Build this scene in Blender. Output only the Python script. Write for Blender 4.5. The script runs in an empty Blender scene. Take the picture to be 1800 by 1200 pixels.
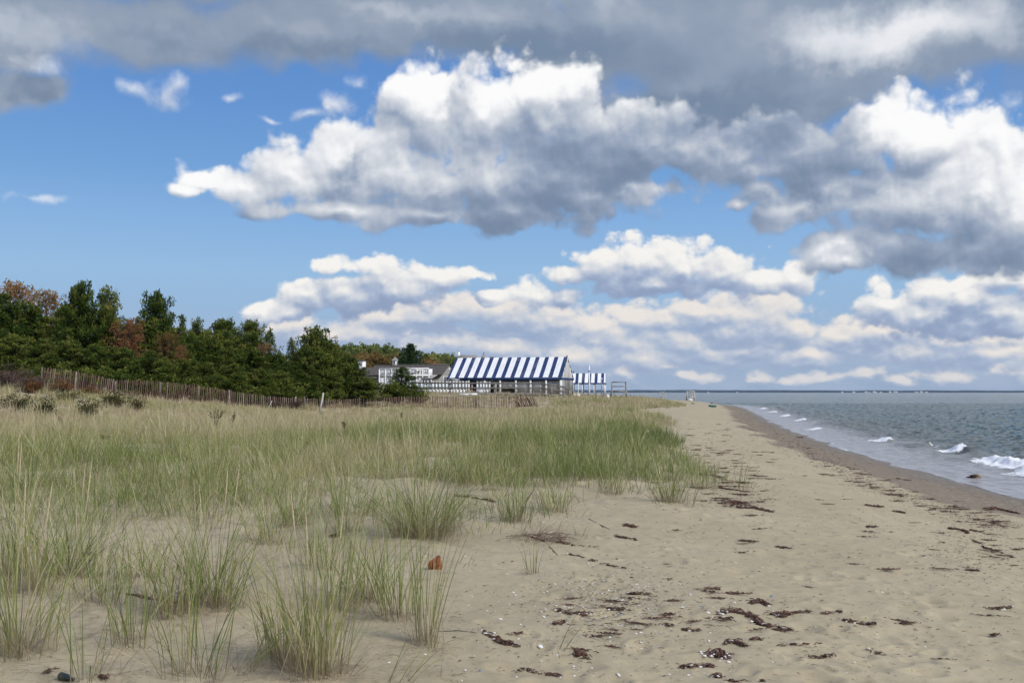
import bpy, bmesh, math, random
import numpy as np
from mathutils import Vector, Matrix

R = math.radians
PI = math.pi
scene = bpy.context.scene
COL = scene.collection
rng = np.random.default_rng(11)
random.seed(11)

# ------------------------------------------------------------------ camera
EYE = 2.9            # eye height over the sea
FPX = 1750.0         # focal length in pixels of an 1800 px wide picture
PITCH = math.atan(89.0 / FPX)
CP, SP = math.cos(PITCH), math.sin(PITCH)

cam_d = bpy.data.cameras.new("camera")
cam_d.sensor_width = 36.0
cam_d.lens = 36.0 * FPX / 1800.0
cam_d.clip_start = 0.05
cam_d.clip_end = 60000.0
cam = bpy.data.objects.new("camera", cam_d)
COL.objects.link(cam)
cam.location = (0, 0, EYE)
cam.rotation_euler = (PI / 2 + PITCH, 0, 0)
scene.camera = cam

def ray(px, py):
    cx = (px - 900.0) / FPX
    cz = (600.0 - py) / FPX
    return cx, CP - cz * SP, SP + cz * CP

def at(px, py, d):
    """point seen at pixel px, py whose distance along +Y is d"""
    x, y, z = ray(px, py)
    return Vector((x / y * d, d, EYE + z / y * d))

# ------------------------------------------------------------------ render
scene.view_settings.view_transform = 'Standard'
scene.view_settings.look = 'None'
scene.view_settings.gamma = 1.0
EXPOSURE = 0.75
scene.view_settings.exposure = EXPOSURE
scene.render.engine = 'CYCLES'
scene.cycles.use_denoising = True
scene.cycles.use_adaptive_sampling = True
scene.cycles.adaptive_threshold = 0.015
scene.cycles.adaptive_min_samples = 16
scene.cycles.max_bounces = 6
scene.cycles.diffuse_bounces = 2
scene.cycles.glossy_bounces = 2
scene.cycles.transmission_bounces = 3
scene.cycles.transparent_max_bounces = 6
scene.cycles.caustics_reflective = False
scene.cycles.caustics_refractive = False

def lin(r, g, b):
    """sRGB 0..255 to linear"""
    return tuple(((c / 255.0) / 12.92 if c / 255.0 <= 0.04045 else ((c / 255.0 + 0.055) / 1.055) ** 2.4) for c in (r, g, b))

# ------------------------------------------------------------------ node writing
class NT:
    """small helper that writes node trees"""
    def __init__(self, tree):
        self.t = tree
    def n(self, typ, **kw):
        nd = self.t.nodes.new(typ)
        for k, v in kw.items():
            setattr(nd, k, v)
        return nd
    def put(self, sock, val):
        if isinstance(val, bpy.types.NodeSocket):
            self.t.links.new(val, sock)
        elif val is not None:
            sock.default_value = val
    def math(self, op, a, b=None, c=None, clamp=False):
        nd = self.n('ShaderNodeMath', operation=op)
        nd.use_clamp = clamp
        self.put(nd.inputs[0], a)
        if b is not None: self.put(nd.inputs[1], b)
        if c is not None: self.put(nd.inputs[2], c)
        return nd.outputs[0]
    def vec(self, op, a, b=None, c=None):
        nd = self.n('ShaderNodeVectorMath', operation=op)
        self.put(nd.inputs[0], a)
        if b is not None: self.put(nd.inputs[1], b)
        if c is not None: self.put(nd.inputs[2], c)
        return nd.outputs['Value'] if op in ('LENGTH', 'DOT_PRODUCT', 'DISTANCE') else nd.outputs[0]
    def mrange(self, v, a, b, c=0.0, d=1.0, smooth=True):
        nd = self.n('ShaderNodeMapRange')
        nd.interpolation_type = 'SMOOTHSTEP' if smooth else 'LINEAR'
        self.put(nd.inputs[0], v)
        for i, q in enumerate((a, b, c, d)):
            self.put(nd.inputs[1 + i], q)
        return nd.outputs[0]
    def mix(self, f, a, b, blend='MIX'):
        nd = self.n('ShaderNodeMix', data_type='RGBA', blend_type=blend)
        nd.clamp_factor = True
        self.put(nd.inputs[0], f)
        def c4(v): return v if isinstance(v, bpy.types.NodeSocket) else (*v[:3], 1.0)
        self.put(nd.inputs[6], c4(a)); self.put(nd.inputs[7], c4(b))
        return nd.outputs[2]
    def ramp(self, f, stops, interp='LINEAR'):
        nd = self.n('ShaderNodeValToRGB')
        cr = nd.color_ramp
        cr.interpolation = interp
        while len(cr.elements) > 1: cr.elements.remove(cr.elements[-1])
        for i, (p, c) in enumerate(stops):
            e = cr.elements[0] if i == 0 else cr.elements.new(p)
            e.position = p; e.color = (*c[:3], 1.0)
        self.put(nd.inputs[0], f)
        return nd.outputs[0]
    def noise(self, v, scale, detail=4.0, rough=0.5, dim='3D', dist=0.0, out=0):
        nd = self.n('ShaderNodeTexNoise', noise_dimensions=dim)
        if v is not None: self.put(nd.inputs['Vector'], v)
        nd.inputs['Scale'].default_value = scale
        nd.inputs['Detail'].default_value = detail
        nd.inputs['Roughness'].default_value = rough
        nd.inputs['Distortion'].default_value = dist
        return nd.outputs[out]
    def voro(self, v, scale, detail=0.0, rough=0.5, dim='3D', feature='F1', rand=1.0, out='Distance'):
        nd = self.n('ShaderNodeTexVoronoi', voronoi_dimensions=dim, feature=feature)
        if v is not None: self.put(nd.inputs['Vector'], v)
        nd.inputs['Scale'].default_value = scale
        nd.inputs['Detail'].default_value = detail
        nd.inputs['Roughness'].default_value = rough
        nd.inputs['Randomness'].default_value = rand
        if 'Smoothness' in nd.inputs and feature == 'SMOOTH_F1': nd.inputs['Smoothness'].default_value = 0.6
        return nd.outputs[out]
    def attr(self, name, out='Fac'):
        nd = self.n('ShaderNodeAttribute', attribute_name=name)
        return nd.outputs[out]
# ------------------------------------------------------------------ sun and sky
SUN_EL, SUN_AZ = R(38), R(128)      # azimuth clockwise from +Y: behind the camera and to the right
sun_dir = Vector((math.sin(SUN_AZ) * math.cos(SUN_EL), math.cos(SUN_AZ) * math.cos(SUN_EL), math.sin(SUN_EL)))
sd = bpy.data.lights.new("sun", 'SUN')
sd.energy = 2.0
sd.angle = R(14)
sd.color = (1.0, 0.95, 0.87)
sun = bpy.data.objects.new("sun", sd)
COL.objects.link(sun)
sun.rotation_euler = (-sun_dir).to_track_quat('-Z', 'Y').to_euler()
sun.location = (20, -20, 40)

world = bpy.data.worlds.new("World")
scene.world = world
world.use_nodes = True
world.cycles.sampling_method = 'MANUAL'
world.cycles.sample_map_resolution = 512
wt = world.node_tree
wt.nodes.clear()
W = NT(wt)
SKY_K = 0.10
DISP = 1.0 / (SKY_K * 2 ** EXPOSURE)          # displayed linear value -> colour fed to the background

def uv(px, py):
    x, y, z = ray(px, py)
    return math.atan2(x, y) * 17.5, math.atan2(z, math.hypot(x, y)) * 17.5

def layer_group(name, blobs, warp, vor_amp, vor_scale, noi_amp, noi_scale, k=0.22, noi_detail=5.0, vor_detail=3.0, grow=1.0, flat=1.0):
    """density of one cloud layer over directions (u = azimuth, v = elevation)"""
    g = bpy.data.node_groups.new(name, 'ShaderNodeTree')
    g.interface.new_socket('P', in_out='INPUT', socket_type='NodeSocketVector')
    g.interface.new_socket('D', in_out='OUTPUT', socket_type='NodeSocketFloat')
    g.interface.new_socket('F', in_out='OUTPUT', socket_type='NodeSocketFloat')
    G = NT(g)
    gi = G.n('NodeGroupInput'); go = G.n('NodeGroupOutput')
    p = gi.outputs[0]
    wn = G.noise(p, 1.1, 2.0, 0.5, '2D', out=1)
    wv = G.vec('MULTIPLY_ADD', G.vec('SUBTRACT', wn, (0.5, 0.5, 0.5)), (warp, warp * 0.7, 0), p)
    acc = None
    for (cx, cy, rx, ry) in blobs:
        u, v = uv(cx, cy)
        ru, rv = rx * grow / 100.0, ry * grow / 100.0
        q = G.vec('MULTIPLY_ADD', wv, (1 / ru, 1 / rv, 0), (-u / ru, -v / rv, 0))
        L = G.vec('LENGTH', q)
        acc = L if acc is None else G.math('SMOOTH_MIN', acc, L, k)
    f = G.math('SUBTRACT', 1.0, acc)
    f = G.math('MAXIMUM', f, -1.5)
    G.put(go.inputs[1], f)
    pw = G.vec('MULTIPLY', G.vec('MULTIPLY_ADD', G.vec('SUBTRACT', wn, (0.5, 0.5, 0.5)), (warp * 0.5, warp * 0.5, 0), p), (flat, 1.0, 1.0))
    if vor_amp:
        vo = G.voro(pw, vor_scale, vor_detail, 0.5, '2D', 'F1')
        f = G.math('MULTIPLY_ADD', G.math('SUBTRACT', 0.56, vo), vor_amp, f)
    no = G.noise(pw, noi_scale, noi_detail, 0.58, '2D')
    f = G.math('MULTIPLY_ADD', G.math('SUBTRACT', no, 0.5), noi_amp, f)
    G.put(go.inputs[0], f)
    return g

def tone(p, base, spots):
    """adds soft bright and dark spots to the shading of a layer"""
    acc = base
    for (cx, cy, rx, ry, amt) in spots:
        u, v = uv(cx, cy)
        ru, rv = rx / 100.0, ry / 100.0
        L = W.vec('LENGTH', W.vec('MULTIPLY_ADD', p, (1 / ru, 1 / rv, 0), (-u / ru, -v / rv, 0)))
        acc = W.math('ADD', acc, W.mrange(L, 1.0, 0.1, 0.0, amt))
    return acc

tc = W.n('ShaderNodeTexCoord')
sep = W.n('ShaderNodeSeparateXYZ'); W.put(sep.inputs[0], tc.outputs['Generated'])
az = W.math('ARCTAN2', sep.outputs[0], sep.outputs[1])
hyp = W.math('SQRT', W.math('ADD', W.math('MULTIPLY', sep.outputs[0], sep.outputs[0]), W.math('MULTIPLY', sep.outputs[1], sep.outputs[1])))
el = W.math('ARCTAN2', sep.outputs[2], hyp)
cmb = W.n('ShaderNodeCombineXYZ')
W.put(cmb.inputs[0], W.math('MULTIPLY', az, 17.5)); W.put(cmb.inputs[1], W.math('MULTIPLY', el, 17.5))
P = cmb.outputs[0]
VV = W.math('MULTIPLY', el, 17.5)

# shading coordinates get a slight wobble of their own so that tone spots have no clean outline
tw = W.noise(P, 0.9, 4.0, 0.6, '2D', out=1)
PT = W.vec('MULTIPLY_ADD', W.vec('SUBTRACT', tw, (0.5, 0.5, 0.5)), (1.5, 1.2, 0), P)

sky = W.n('ShaderNodeTexSky', sky_type='NISHITA')
sky.sun_disc = False
sky.sun_elevation = SUN_EL
sky.sun_rotation = SUN_AZ
sky.air_density = 1.0; sky.dust_density = 0.6; sky.ozone_density = 2.0
skyc = W.mix(1.0, sky.outputs[0], (1.0, 1.0, 1.0), 'MULTIPLY')
def D(c): return tuple(x * DISP for x in lin(*c))
# the air thickens towards the horizon
blue = W.ramp(W.math('DIVIDE', VV, 8.0, clamp=True), [(0.0, D((148, 168, 196))), (0.10, D((150, 177, 209))), (0.26, D((147, 185, 222))), (0.36, D((133, 175, 222))), (0.46, D((115, 162, 215))), (0.61, D((99, 147, 208))), (1.0, D((72, 120, 192)))])
skyc = W.mix(0.97, skyc, blue)

def shade_layer(g, p, d1, k1, d2, k2, base, spots, stops, e0, e1, amax=1.0, thick=0.0, nsc=1.1, namp=0.55):
    def dens(q):
        nd = W.n('ShaderNodeGroup'); nd.node_tree = g
        W.put(nd.inputs[0], q)
        return nd.outputs
    D0, F0 = dens(p)
    D1 = dens(W.vec('ADD', p, d1))[0]
    F2 = dens(W.vec('ADD', p, d2))[1]
    a = W.mrange(D0, e0, e1, 0.0, amax)
    s1 = W.math('MULTIPLY', W.math('SUBTRACT', D0, D1), k1)
    s2 = W.math('MULTIPLY', W.math('SUBTRACT', F0, F2), k2)
    s1 = W.math('MAXIMUM', W.math('MINIMUM', s1, 0.4), -0.4)
    s2 = W.math('MAXIMUM', W.math('MINIMUM', s2, 0.5), -0.5)
    t = W.math('ADD', W.math('ADD', s1, s2), base)
    if thick:
        t = W.math('SUBTRACT', t, W.math('MULTIPLY', W.math('MINIMUM', W.math('MAXIMUM', D0, 0.0), 0.8), thick))
    t = tone(PT, t, spots)
    sn = W.noise(W.vec('MULTIPLY', p, (0.75, 1.15, 1)), nsc, 5.0, 0.55, '2D')
    t = W.math('ADD', t, W.math('MULTIPLY', W.math('SUBTRACT', sn, 0.5), namp))
    t = W.math('SMOOTH_MIN', W.math('SMOOTH_MAX', t, 0.04, 0.35), 1.0, 0.2)
    return a, W.ramp(t, stops)

C_RAMP = [(0.0, D((150, 168, 198))), (0.3, D((178, 190, 211))), (0.6, D((207, 210, 217))), (1.0, D((238, 231, 224)))]
D_RAMP = [(0.0, D((140, 158, 190))), (0.3, D((170, 184, 208))), (0.6, D((207, 212, 221))), (1.0, D((246, 244, 240)))]
B_RAMP = [(0.0, D((112, 131, 158))), (0.3, D((154, 168, 190))), (0.6, D((200, 206, 216))), (0.85, D((234, 236, 240))), (1.0, D((252, 252, 252)))]
A_RAMP = [(0.0, D((114, 134, 160))), (0.35, D((148, 162, 182))), (0.7, D((196, 203, 214))), (1.0, D((238, 239, 243)))]

# --- far veil of small cumulus on the horizon
veil = W.noise(W.vec('MULTIPLY', P, (0.45, 1.5, 1)), 1.5, 5.0, 0.55, '2D')
va = W.mrange(VV, 1.75, 0.2, 0.0, 1.0)
vm = W.math('MULTIPLY', va, W.mrange(veil, 0.3, 0.65, 0.2, 0.95))
col = W.mix(vm, skyc, D((166, 182, 206)))

BL_E = [ # lowest warm lit heaps
 (520,578,60,22),(610,588,90,24),(720,596,110,24),(830,606,110,26),(930,618,60,22),(1050,625,60,34),(1030,600,70,40),(1100,650,70,24),(960,640,60,20),
 (1215,662,44,12),(1330,664,40,12),(1440,664,70,16),(1525,662,46,18),(1670,658,60,18),(1760,650,60,24),(1745,604,30,12),(1790,610,40,14),(1150,640,50,16),(1580,670,40,10),
 (1480,600,80,40),(1540,585,80,30),(1340,610,60,16),(1250,600,50,14)]
g = layer_group('cloud_low', BL_E, 0.35, 0.7, 2.6, 1.3, 2.0, grow=1.2, flat=0.75)
a, c = shade_layer(g, P, (0.05, 0.09, 0), 0.9, (0.05, 0.26, 0), 0.75, 0.36, [], C_RAMP, -0.05, 0.65, 0.72)
col = W.mix(a, col, c)

BL_C = [ # row of cumulus over the horizon, the farther ones
 (500,572,60,22),(560,590,90,22),(700,560,110,34),(790,545,120,40),(880,550,100,44),(960,562,80,46),(1040,580,80,44),(1090,600,60,40),(640,590,120,26),(780,600,140,26),(900,610,120,26),(1010,625,90,30),
 (1240,548,120,34),(1340,550,90,42),(1180,562,90,30),(1300,585,130,34),(1120,560,60,26),(1190,600,120,30),(1400,580,50,34),(1130,630,90,24),(1300,620,120,22),
 (1560,585,110,30),(1480,590,70,30),(1700,600,110,24),(1620,620,110,24),(1760,620,80,24),(1420,625,90,22)]
g = layer_group('cloud_row', BL_C, 0.28, 0.62, 2.2, 0.65, 2.4, grow=1.2, flat=0.72)
SP_C = [(850,590,190,24,-0.28),(1290,600,160,28,-0.3),(700,590,160,20,-0.2),(1250,570,120,14,-0.2),
        (1330,540,80,20,0.16),(1640,610,200,26,-0.2),(960,590,60,40,0.1),(1050,590,60,40,0.1)]
a, c = shade_layer(g, P, (0.05, 0.09, 0), 0.8, (0.06, 0.30, 0), 0.62, 0.46, SP_C, C_RAMP, -0.10, 0.36, 0.95, 0.10)
col = W.mix(a, col, c)
BL_D = [ # the nearer cumulus
 (455,545,40,26),(500,552,50,22),(545,520,60,36),(610,515,90,42),(690,505,110,38),(760,485,90,24),(830,480,50,16),(655,470,80,22),(580,470,36,18),
 (940,520,56,28),(990,520,44,22),(860,522,40,20),
 (1060,468,70,38),(1120,462,80,50),(1200,470,110,46),(1270,480,90,42),(1330,495,70,36),(1395,492,42,38),(1150,500,120,28),(1000,485,50,20),
 (1560,535,56,40),(1650,515,60,46),(1700,520,70,42),(1760,545,70,48),(1620,555,110,36),(1720,570,120,32),(1800,560,60,44),(1770,490,70,26),(1690,500,50,24)]
g = layer_group('cloud_heap', BL_D, 0.28, 0.66, 1.9, 0.62, 2.2, grow=1.17, flat=0.8)
SP_D = [(650,545,130,26,-0.25),(1150,512,170,26,-0.32),(1680,582,160,30,-0.32),(1120,440,80,26,0.14),(1650,500,50,34,0.22),(1700,520,40,34,0.14),(1390,480,40,24,0.12),(620,520,90,20,-0.1),(1560,520,40,30,0.12)]
a, c = shade_layer(g, P, (0.05, 0.09, 0), 0.75, (0.08, 0.36, 0), 0.62, 0.50, SP_D, D_RAMP, -0.05, 0.30, 1.0, 0.14)
col = W.mix(a, col, c)

BL_A = [ # the grey sheet overhead
 (-60,30,200,80),(120,40,200,60),(300,60,220,60),(480,50,220,60),(660,40,240,70),(860,30,240,80),(1050,40,220,110),(1200,60,220,120),(1350,60,240,130),(1500,60,240,110),(1650,40,220,110),(1800,30,200,100),
 (1260,190,260,100),(1450,170,140,60),(1250,250,140,50),(1000,120,140,60),(1320,190,150,60),(1100,220,120,70),(1450,150,150,70),(1180,260,80,50),(60,155,70,30),(20,160,60,36),(300,-80,700,90),(1000,-100,900,120),(1700,-90,600,120)]
g = layer_group('cloud_sheet', BL_A, 0.7, 0.3, 0.8, 0.7, 0.75, 0.3, 4.0, 2.0, 1.15)
SP_A = [(900,85,260,50,-0.22),(420,80,300,40,-0.14),(1300,180,260,90,-0.2),(60,50,170,50,0.20),(1500,70,170,70,0.48),(1650,50,160,70,0.36),(1420,40,110,50,0.18),(1250,130,110,50,0.12),(1100,110,200,60,-0.15),(900,70,260,40,-0.16),(300,85,160,30,-0.12),
        (1250,200,240,50,-0.25),(1150,240,140,60,-0.18),(60,155,90,34,-0.35),(1760,60,90,50,0.2),(700,20,160,26,0.14),(560,90,200,26,-0.12),(1000,0,200,30,0.12)]
a, c = shade_layer(g, P, (0.07, 0.12, 0), 0.24, (0.1, 0.6, 0), 0.20, 0.34, SP_A, A_RAMP, -0.05, 0.48, 1.0, 0.06, 0.7, 0.45)
col = W.mix(a, col, c)

BL_B = [ # the large middle cloud and the right hand heaps
 (1130,250,150,70),(1200,262,120,50),(1080,230,100,60),(1330,300,90,46),(1100,340,60,30),
 (360,315,50,28),(330,330,40,12),(430,330,70,28),(520,310,80,60),(600,290,100,80),(680,300,90,80),(760,330,130,80),(860,310,150,100),(980,310,130,90),(1080,290,130,70),
 (600,370,180,22),(760,380,170,26),(900,370,140,36),(1020,350,110,40),(1120,330,80,24),(715,170,62,62),(760,205,90,80),(860,205,110,100),(945,165,75,72),(1005,165,60,60),(1000,220,110,80),(690,240,60,40),
 (1300,275,110,60),(1400,275,140,75),(1520,255,130,70),(1620,240,105,80),(1700,262,105,88),(1770,270,55,70),(1450,330,150,60),(1600,360,160,90),(1720,370,120,100),(1800,380,90,110),
 (1560,430,130,50),(1700,440,150,46),(1400,370,90,34),(1470,430,70,26),(1480,455,50,20),(1290,362,26,22),(1340,330,70,40)]
g = layer_group('cloud_mid', BL_B, 0.45, 0.66, 1.1, 0.62, 1.5, grow=1.2)
SP_B = [(1230,222,230,75,-0.46),(1380,235,150,70,-0.31),(620,300,60,34,-0.34),(560,260,110,50,0.20),(960,120,120,70,0.6),(720,140,90,60,0.45),(880,165,80,50,0.35),(790,140,60,40,0.2),(790,190,40,60,-0.14),
        (1000,290,220,120,-0.38),(880,370,260,60,-0.31),(1150,300,150,60,-0.22),(1350,300,190,90,-0.31),(1450,320,180,60,-0.17),
        (1620,220,130,90,0.45),(1770,220,60,60,0.35),(1770,330,90,70,0.45),(1600,420,180,70,-0.25),(1700,445,180,50,-0.22),(1480,440,60,34,0.3),(1450,350,60,30,0.18),(1680,340,60,50,0.2),
        (700,290,60,50,0.12),(500,350,180,26,0.1),(1560,330,90,40,-0.09),(1500,240,60,60,-0.19),(1450,200,120,60,-0.25)]
a, c = shade_layer(g, P, (0.05, 0.10, 0), 0.46, (0.10, 0.50, 0), 0.5, 0.56, SP_B, B_RAMP, -0.05, 0.30, 1.0, 0.10)
col = W.mix(a, col, c)

BL_W = [ # thin torn wisps
 (245,150,34,16),(300,165,40,36),(320,150,26,20),(585,180,34,34),(550,205,60,14),(620,140,26,16),(415,178,16,10),(60,356,70,12),(50,115,60,22),(500,245,40,12),(480,210,30,8),(1780,180,36,22),(430,295,34,14)]
g = layer_group('cloud_wisp', BL_W, 0.6, 0.4, 2.0, 1.5, 2.2)
a, c = shade_layer(g, P, (0.05, 0.10, 0), 0.3, (0.1, 0.3, 0), 0.15, 0.66, [], B_RAMP, -0.1, 1.25, 0.62)
col = W.mix(a, col, c)

# --- the rest of the sky all round: broken bright cloud
gn = W.noise(tc.outputs['Generated'], 2.6, 5.0, 0.6, '3D')
away = W.math('MAXIMUM', W.mrange(W.math('ABSOLUTE', az), 0.58, 0.80), W.mrange(el, 0.42, 0.56))
away = W.math('MAXIMUM', away, W.mrange(el, -0.004, -0.012))
gc = W.ramp(gn, [(0.40, D((235, 236, 240))), (0.75, D((190, 198, 210)))])
outer = W.mix(W.mrange(gn, 0.40, 0.60), skyc, gc)
outer = W.mix(W.mrange(VV, -0.02, -0.3), outer, D((120, 130, 140)))

def background(c):
    b = W.n('ShaderNodeBackground')
    W.put(b.inputs[0], c); b.inputs[1].default_value = SKY_K
    return b.outputs[0]
ms = W.n('ShaderNodeMixShader')
W.put(ms.inputs[0], away)
wt.links.new(background(col), ms.inputs[1])
wt.links.new(background(outer), ms.inputs[2])
wo = W.n('ShaderNodeOutputWorld')
wt.links.new(ms.outputs[0], wo.inputs[0])
# ------------------------------------------------------------------ mesh + noise helpers
def mesh_np(name, verts, faces, mat=None, attrs=None, smooth=False, link=True, parent=None, uvless=True):
    """one mesh object out of numpy arrays; faces is (N,3) or (N,4), or a list of such arrays"""
    me = bpy.data.meshes.new(name)
    verts = np.asarray(verts, dtype=np.float32).reshape(-1, 3)
    fl = faces if isinstance(faces, list) else [faces]
    fl = [np.asarray(f, dtype=np.int32) for f in fl if len(f)]
    loops = np.concatenate([f.ravel() for f in fl])
    sizes = np.concatenate([np.full(len(f), f.shape[1], dtype=np.int32) for f in fl])
    starts = np.concatenate([[0], np.cumsum(sizes)[:-1]]).astype(np.int32)
    me.vertices.add(len(verts)); me.vertices.foreach_set('co', verts.ravel())
    me.loops.add(len(loops)); me.loops.foreach_set('vertex_index', loops)
    me.polygons.add(len(sizes)); me.polygons.foreach_set('loop_start', starts)
    if smooth: me.polygons.foreach_set('use_smooth', np.ones(len(sizes), dtype=bool))
    for k, a in (attrs or {}).items():
        at_ = me.attributes.new(k, 'FLOAT', 'POINT')
        at_.data.foreach_set('value', np.asarray(a, dtype=np.float32).ravel())
    me.update(calc_edges=True)
    if mat: me.materials.append(mat)
    ob = bpy.data.objects.new(name, me)
    if link: COL.objects.link(ob)
    if parent: ob.parent = parent
    return ob

class MB:
    """collects simple solids, then links them as ONE mesh object"""
    def __init__(self): self.v, self.q, self.t, self.n = [], [], [], 0
    def add(self, v, q=(), t=()):
        o = self.n
        self.v.append(np.asarray(v, dtype=float).reshape(-1, 3)); self.n += len(self.v[-1])
        if len(q): self.q.append(np.asarray(q) + o)
        if len(t): self.t.append(np.asarray(t) + o)
    def box(self, c, s, rot=None):
        sx, sy, sz = (a / 2 for a in s)
        v = np.array([(x, y, z) for x in (-sx, sx) for y in (-sy, sy) for z in (-sz, sz)])
        if rot is not None: v = v @ np.array(rot).T
        self.add(v + np.array(c), [(0, 1, 3, 2), (4, 6, 7, 5), (0, 4, 5, 1), (2, 3, 7, 6), (0, 2, 6, 4), (1, 5, 7, 3)])
    def beam(self, a, b, w, h, up=(0, 0, 1)):
        """square timber from a to b"""
        a, b = np.array(a, float), np.array(b, float)
        d = b - a; L = np.linalg.norm(d); d /= L
        u = np.array(up, float)
        s = np.cross(d, u)
        if np.linalg.norm(s) < 1e-6: s = np.array((1.0, 0, 0))
        s /= np.linalg.norm(s); u = np.cross(s, d)
        rot = np.stack([d, s, u], axis=1)
        self.box((a + b) / 2, (L, w, h), rot)
    def tube(self, pts, rad, n=6, cap=True):
        pts = np.asarray(pts, float); m = len(pts)
        rad = np.full(m, rad) if np.isscalar(rad) else np.asarray(rad, float)
        tg = np.gradient(pts, axis=0); tg /= np.linalg.norm(tg, axis=1)[:, None] + 1e-9
        ref = np.array((0, 0, 1.0)) if abs(tg[0][2]) < 0.9 else np.array((1.0, 0, 0))
        v = []
        for i in range(m):
            s = np.cross(tg[i], ref); s /= np.linalg.norm(s) + 1e-9; u = np.cross(s, tg[i])
            for k in range(n):
                an = 2 * PI * k / n
                v.append(pts[i] + rad[i] * (math.cos(an) * s + math.sin(an) * u))
        q = [(i * n + k, i * n + (k + 1) % n, (i + 1) * n + (k + 1) % n, (i + 1) * n + k) for i in range(m - 1) for k in range(n)]
        t = []
        if cap:
            for k in range(1, n - 1):
                t.append((0, k + 1, k)); t.append(((m - 1) * n, (m - 1) * n + k, (m - 1) * n + k + 1))
        self.add(v, q, t)
    def ball(self, c, r, nu=10, nv=7, scale=(1, 1, 1)):
        v, q = [], []
        for i in range(nv + 1):
            th = PI * i / nv
            for k in range(nu):
                ph = 2 * PI * k / nu
                v.append((c[0] + r * scale[0] * math.sin(th) * math.cos(ph), c[1] + r * scale[1] * math.sin(th) * math.sin(ph), c[2] + r * scale[2] * math.cos(th)))
        for i in range(nv):
            for k in range(nu):
                q.append((i * nu + k, (i + 1) * nu + k, (i + 1) * nu + (k + 1) % nu, i * nu + (k + 1) % nu))
        self.add(v, q)
    def poly(self, v):
        if len(v) == 4: self.add(v, [(0, 1, 2, 3)])
        else: self.add(v, (), [(0, i, i + 1) for i in range(1, len(v) - 1)])
    def build(self, name, mat=None, parent=None, smooth=False):
        fs = []
        if self.q: fs.append(np.concatenate(self.q))
        if self.t: fs.append(np.concatenate(self.t))
        return mesh_np(name, np.concatenate(self.v), fs, mat, smooth=smooth, parent=parent)

_perm = rng.permutation(512)
_perm = np.concatenate([_perm, _perm, _perm])
_gr = np.stack([np.cos(np.arange(512) * 2.399963), np.sin(np.arange(512) * 2.399963)], 1)
def perlin(x, y):
    x = np.asarray(x, float); y = np.asarray(y, float)
    xi = np.floor(x).astype(int); yi = np.floor(y).astype(int)
    xf, yf = x - xi, y - yi
    u = xf ** 3 * (xf * (xf * 6 - 15) + 10); v = yf ** 3 * (yf * (yf * 6 - 15) + 10)
    def g(ix, iy, fx, fy):
        h = _perm[_perm[ix & 511] + (iy & 511)] & 511
        return _gr[h, 0] * fx + _gr[h, 1] * fy
    a = g(xi, yi, xf, yf); b = g(xi + 1, yi, xf - 1, yf); c = g(xi, yi + 1, xf, yf - 1); d = g(xi + 1, yi + 1, xf - 1, yf - 1)
    return (a + u * (b - a)) + v * ((c + u * (d - c)) - (a + u * (b - a)))
def fbm(x, y, oct=4, gain=0.5, ox=0.0):
    s, a, f = 0, 1.0, 1.0
    for i in range(oct):
        s = s + a * perlin(np.asarray(x) * f + 17.3 * i + ox, np.asarray(y) * f - 9.1 * i + ox); a *= gain; f *= 2.03
    return s
def sstep(a, b, x):
    t = np.clip((np.asarray(x, float) - a) / (b - a), 0, 1); return t * t * (3 - 2 * t)

# ------------------------------------------------------------------ the lie of the land
SHORE_Y = np.array([-40, 5, 17, 28, 40, 58, 80, 100, 137, 175, 205, 215, 228, 245, 265, 300, 350, 420, 600], float)
SHORE_X = np.array([11, 12.9, 13.6, 14.3, 15.5, 18.3, 22.2, 26, 33.7, 41, 46.5, 46.8, 45, 42, 43, 47, 46, 30, -60], float)
GRASS_Y = np.array([-10, 5, 6.8, 9.5, 11, 13.2, 14.6, 17.3, 21, 30, 43, 55, 67, 75, 84, 95, 105, 115, 126, 140, 200, 300, 600], float)
GRASS_X = np.array([-1.2, -1.0, -0.5, -0.3, -0.3, 0.9, 2.3, 3.5, 4.1, 5.0, 6.4, 8.6, 10.6, 10.0, 9.8, 13, 17, 20, 21.8, 23.5, 30, 36, -80], float)
def shore_s(x, y):
    return (np.interp(y, SHORE_Y, SHORE_X) - x) * 0.96
CPT = np.array([(-1,5,1.32),(-6,6,1.40),(-12,10,1.5),(-3,11,1.38),(0,14,1.36),(-8,18,1.48),(2,22,1.42),(-15,25,1.58),(-25,30,1.75),(0,35,1.5),(4,45,1.36),(-15,45,1.42),(-28,45,2.3),(-40,40,2.6),
 (-26,55,2.95),(-22.5,59,2.42),(-20.2,62,2.15),(-17.5,66,1.72),(-15,72,1.2),(-10,81,1.06),(0,91,1.06),(3,95,1.12),
 (-40,70,3.7),(-30,72,3.2),(-22,80,2.8),(-15,88,2.35),(-9,98,2.15),(0,106,2.0),(8,112,1.95),(10,85,1.4),(8,65,1.28),(12,130,1.8),(8,136,2.2),(18,120,1.5),(24,150,1.4),(28,200,1.55),(0,150,2.3),(-30,120,3.5),
 (-30,200,4.2),(0,250,2.9),(-80,60,5),(-80,250,8),(40,300,1.6),(10,180,2.0),(20,260,1.8),(-5,-8,1.4),(-20,-5,1.6),(6,6,1.28),(8,20,1.2),(-60,20,2.2),(-120,120,5),(-100,350,9),(0,420,2.8),(40,400,1.5)], float)
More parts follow.
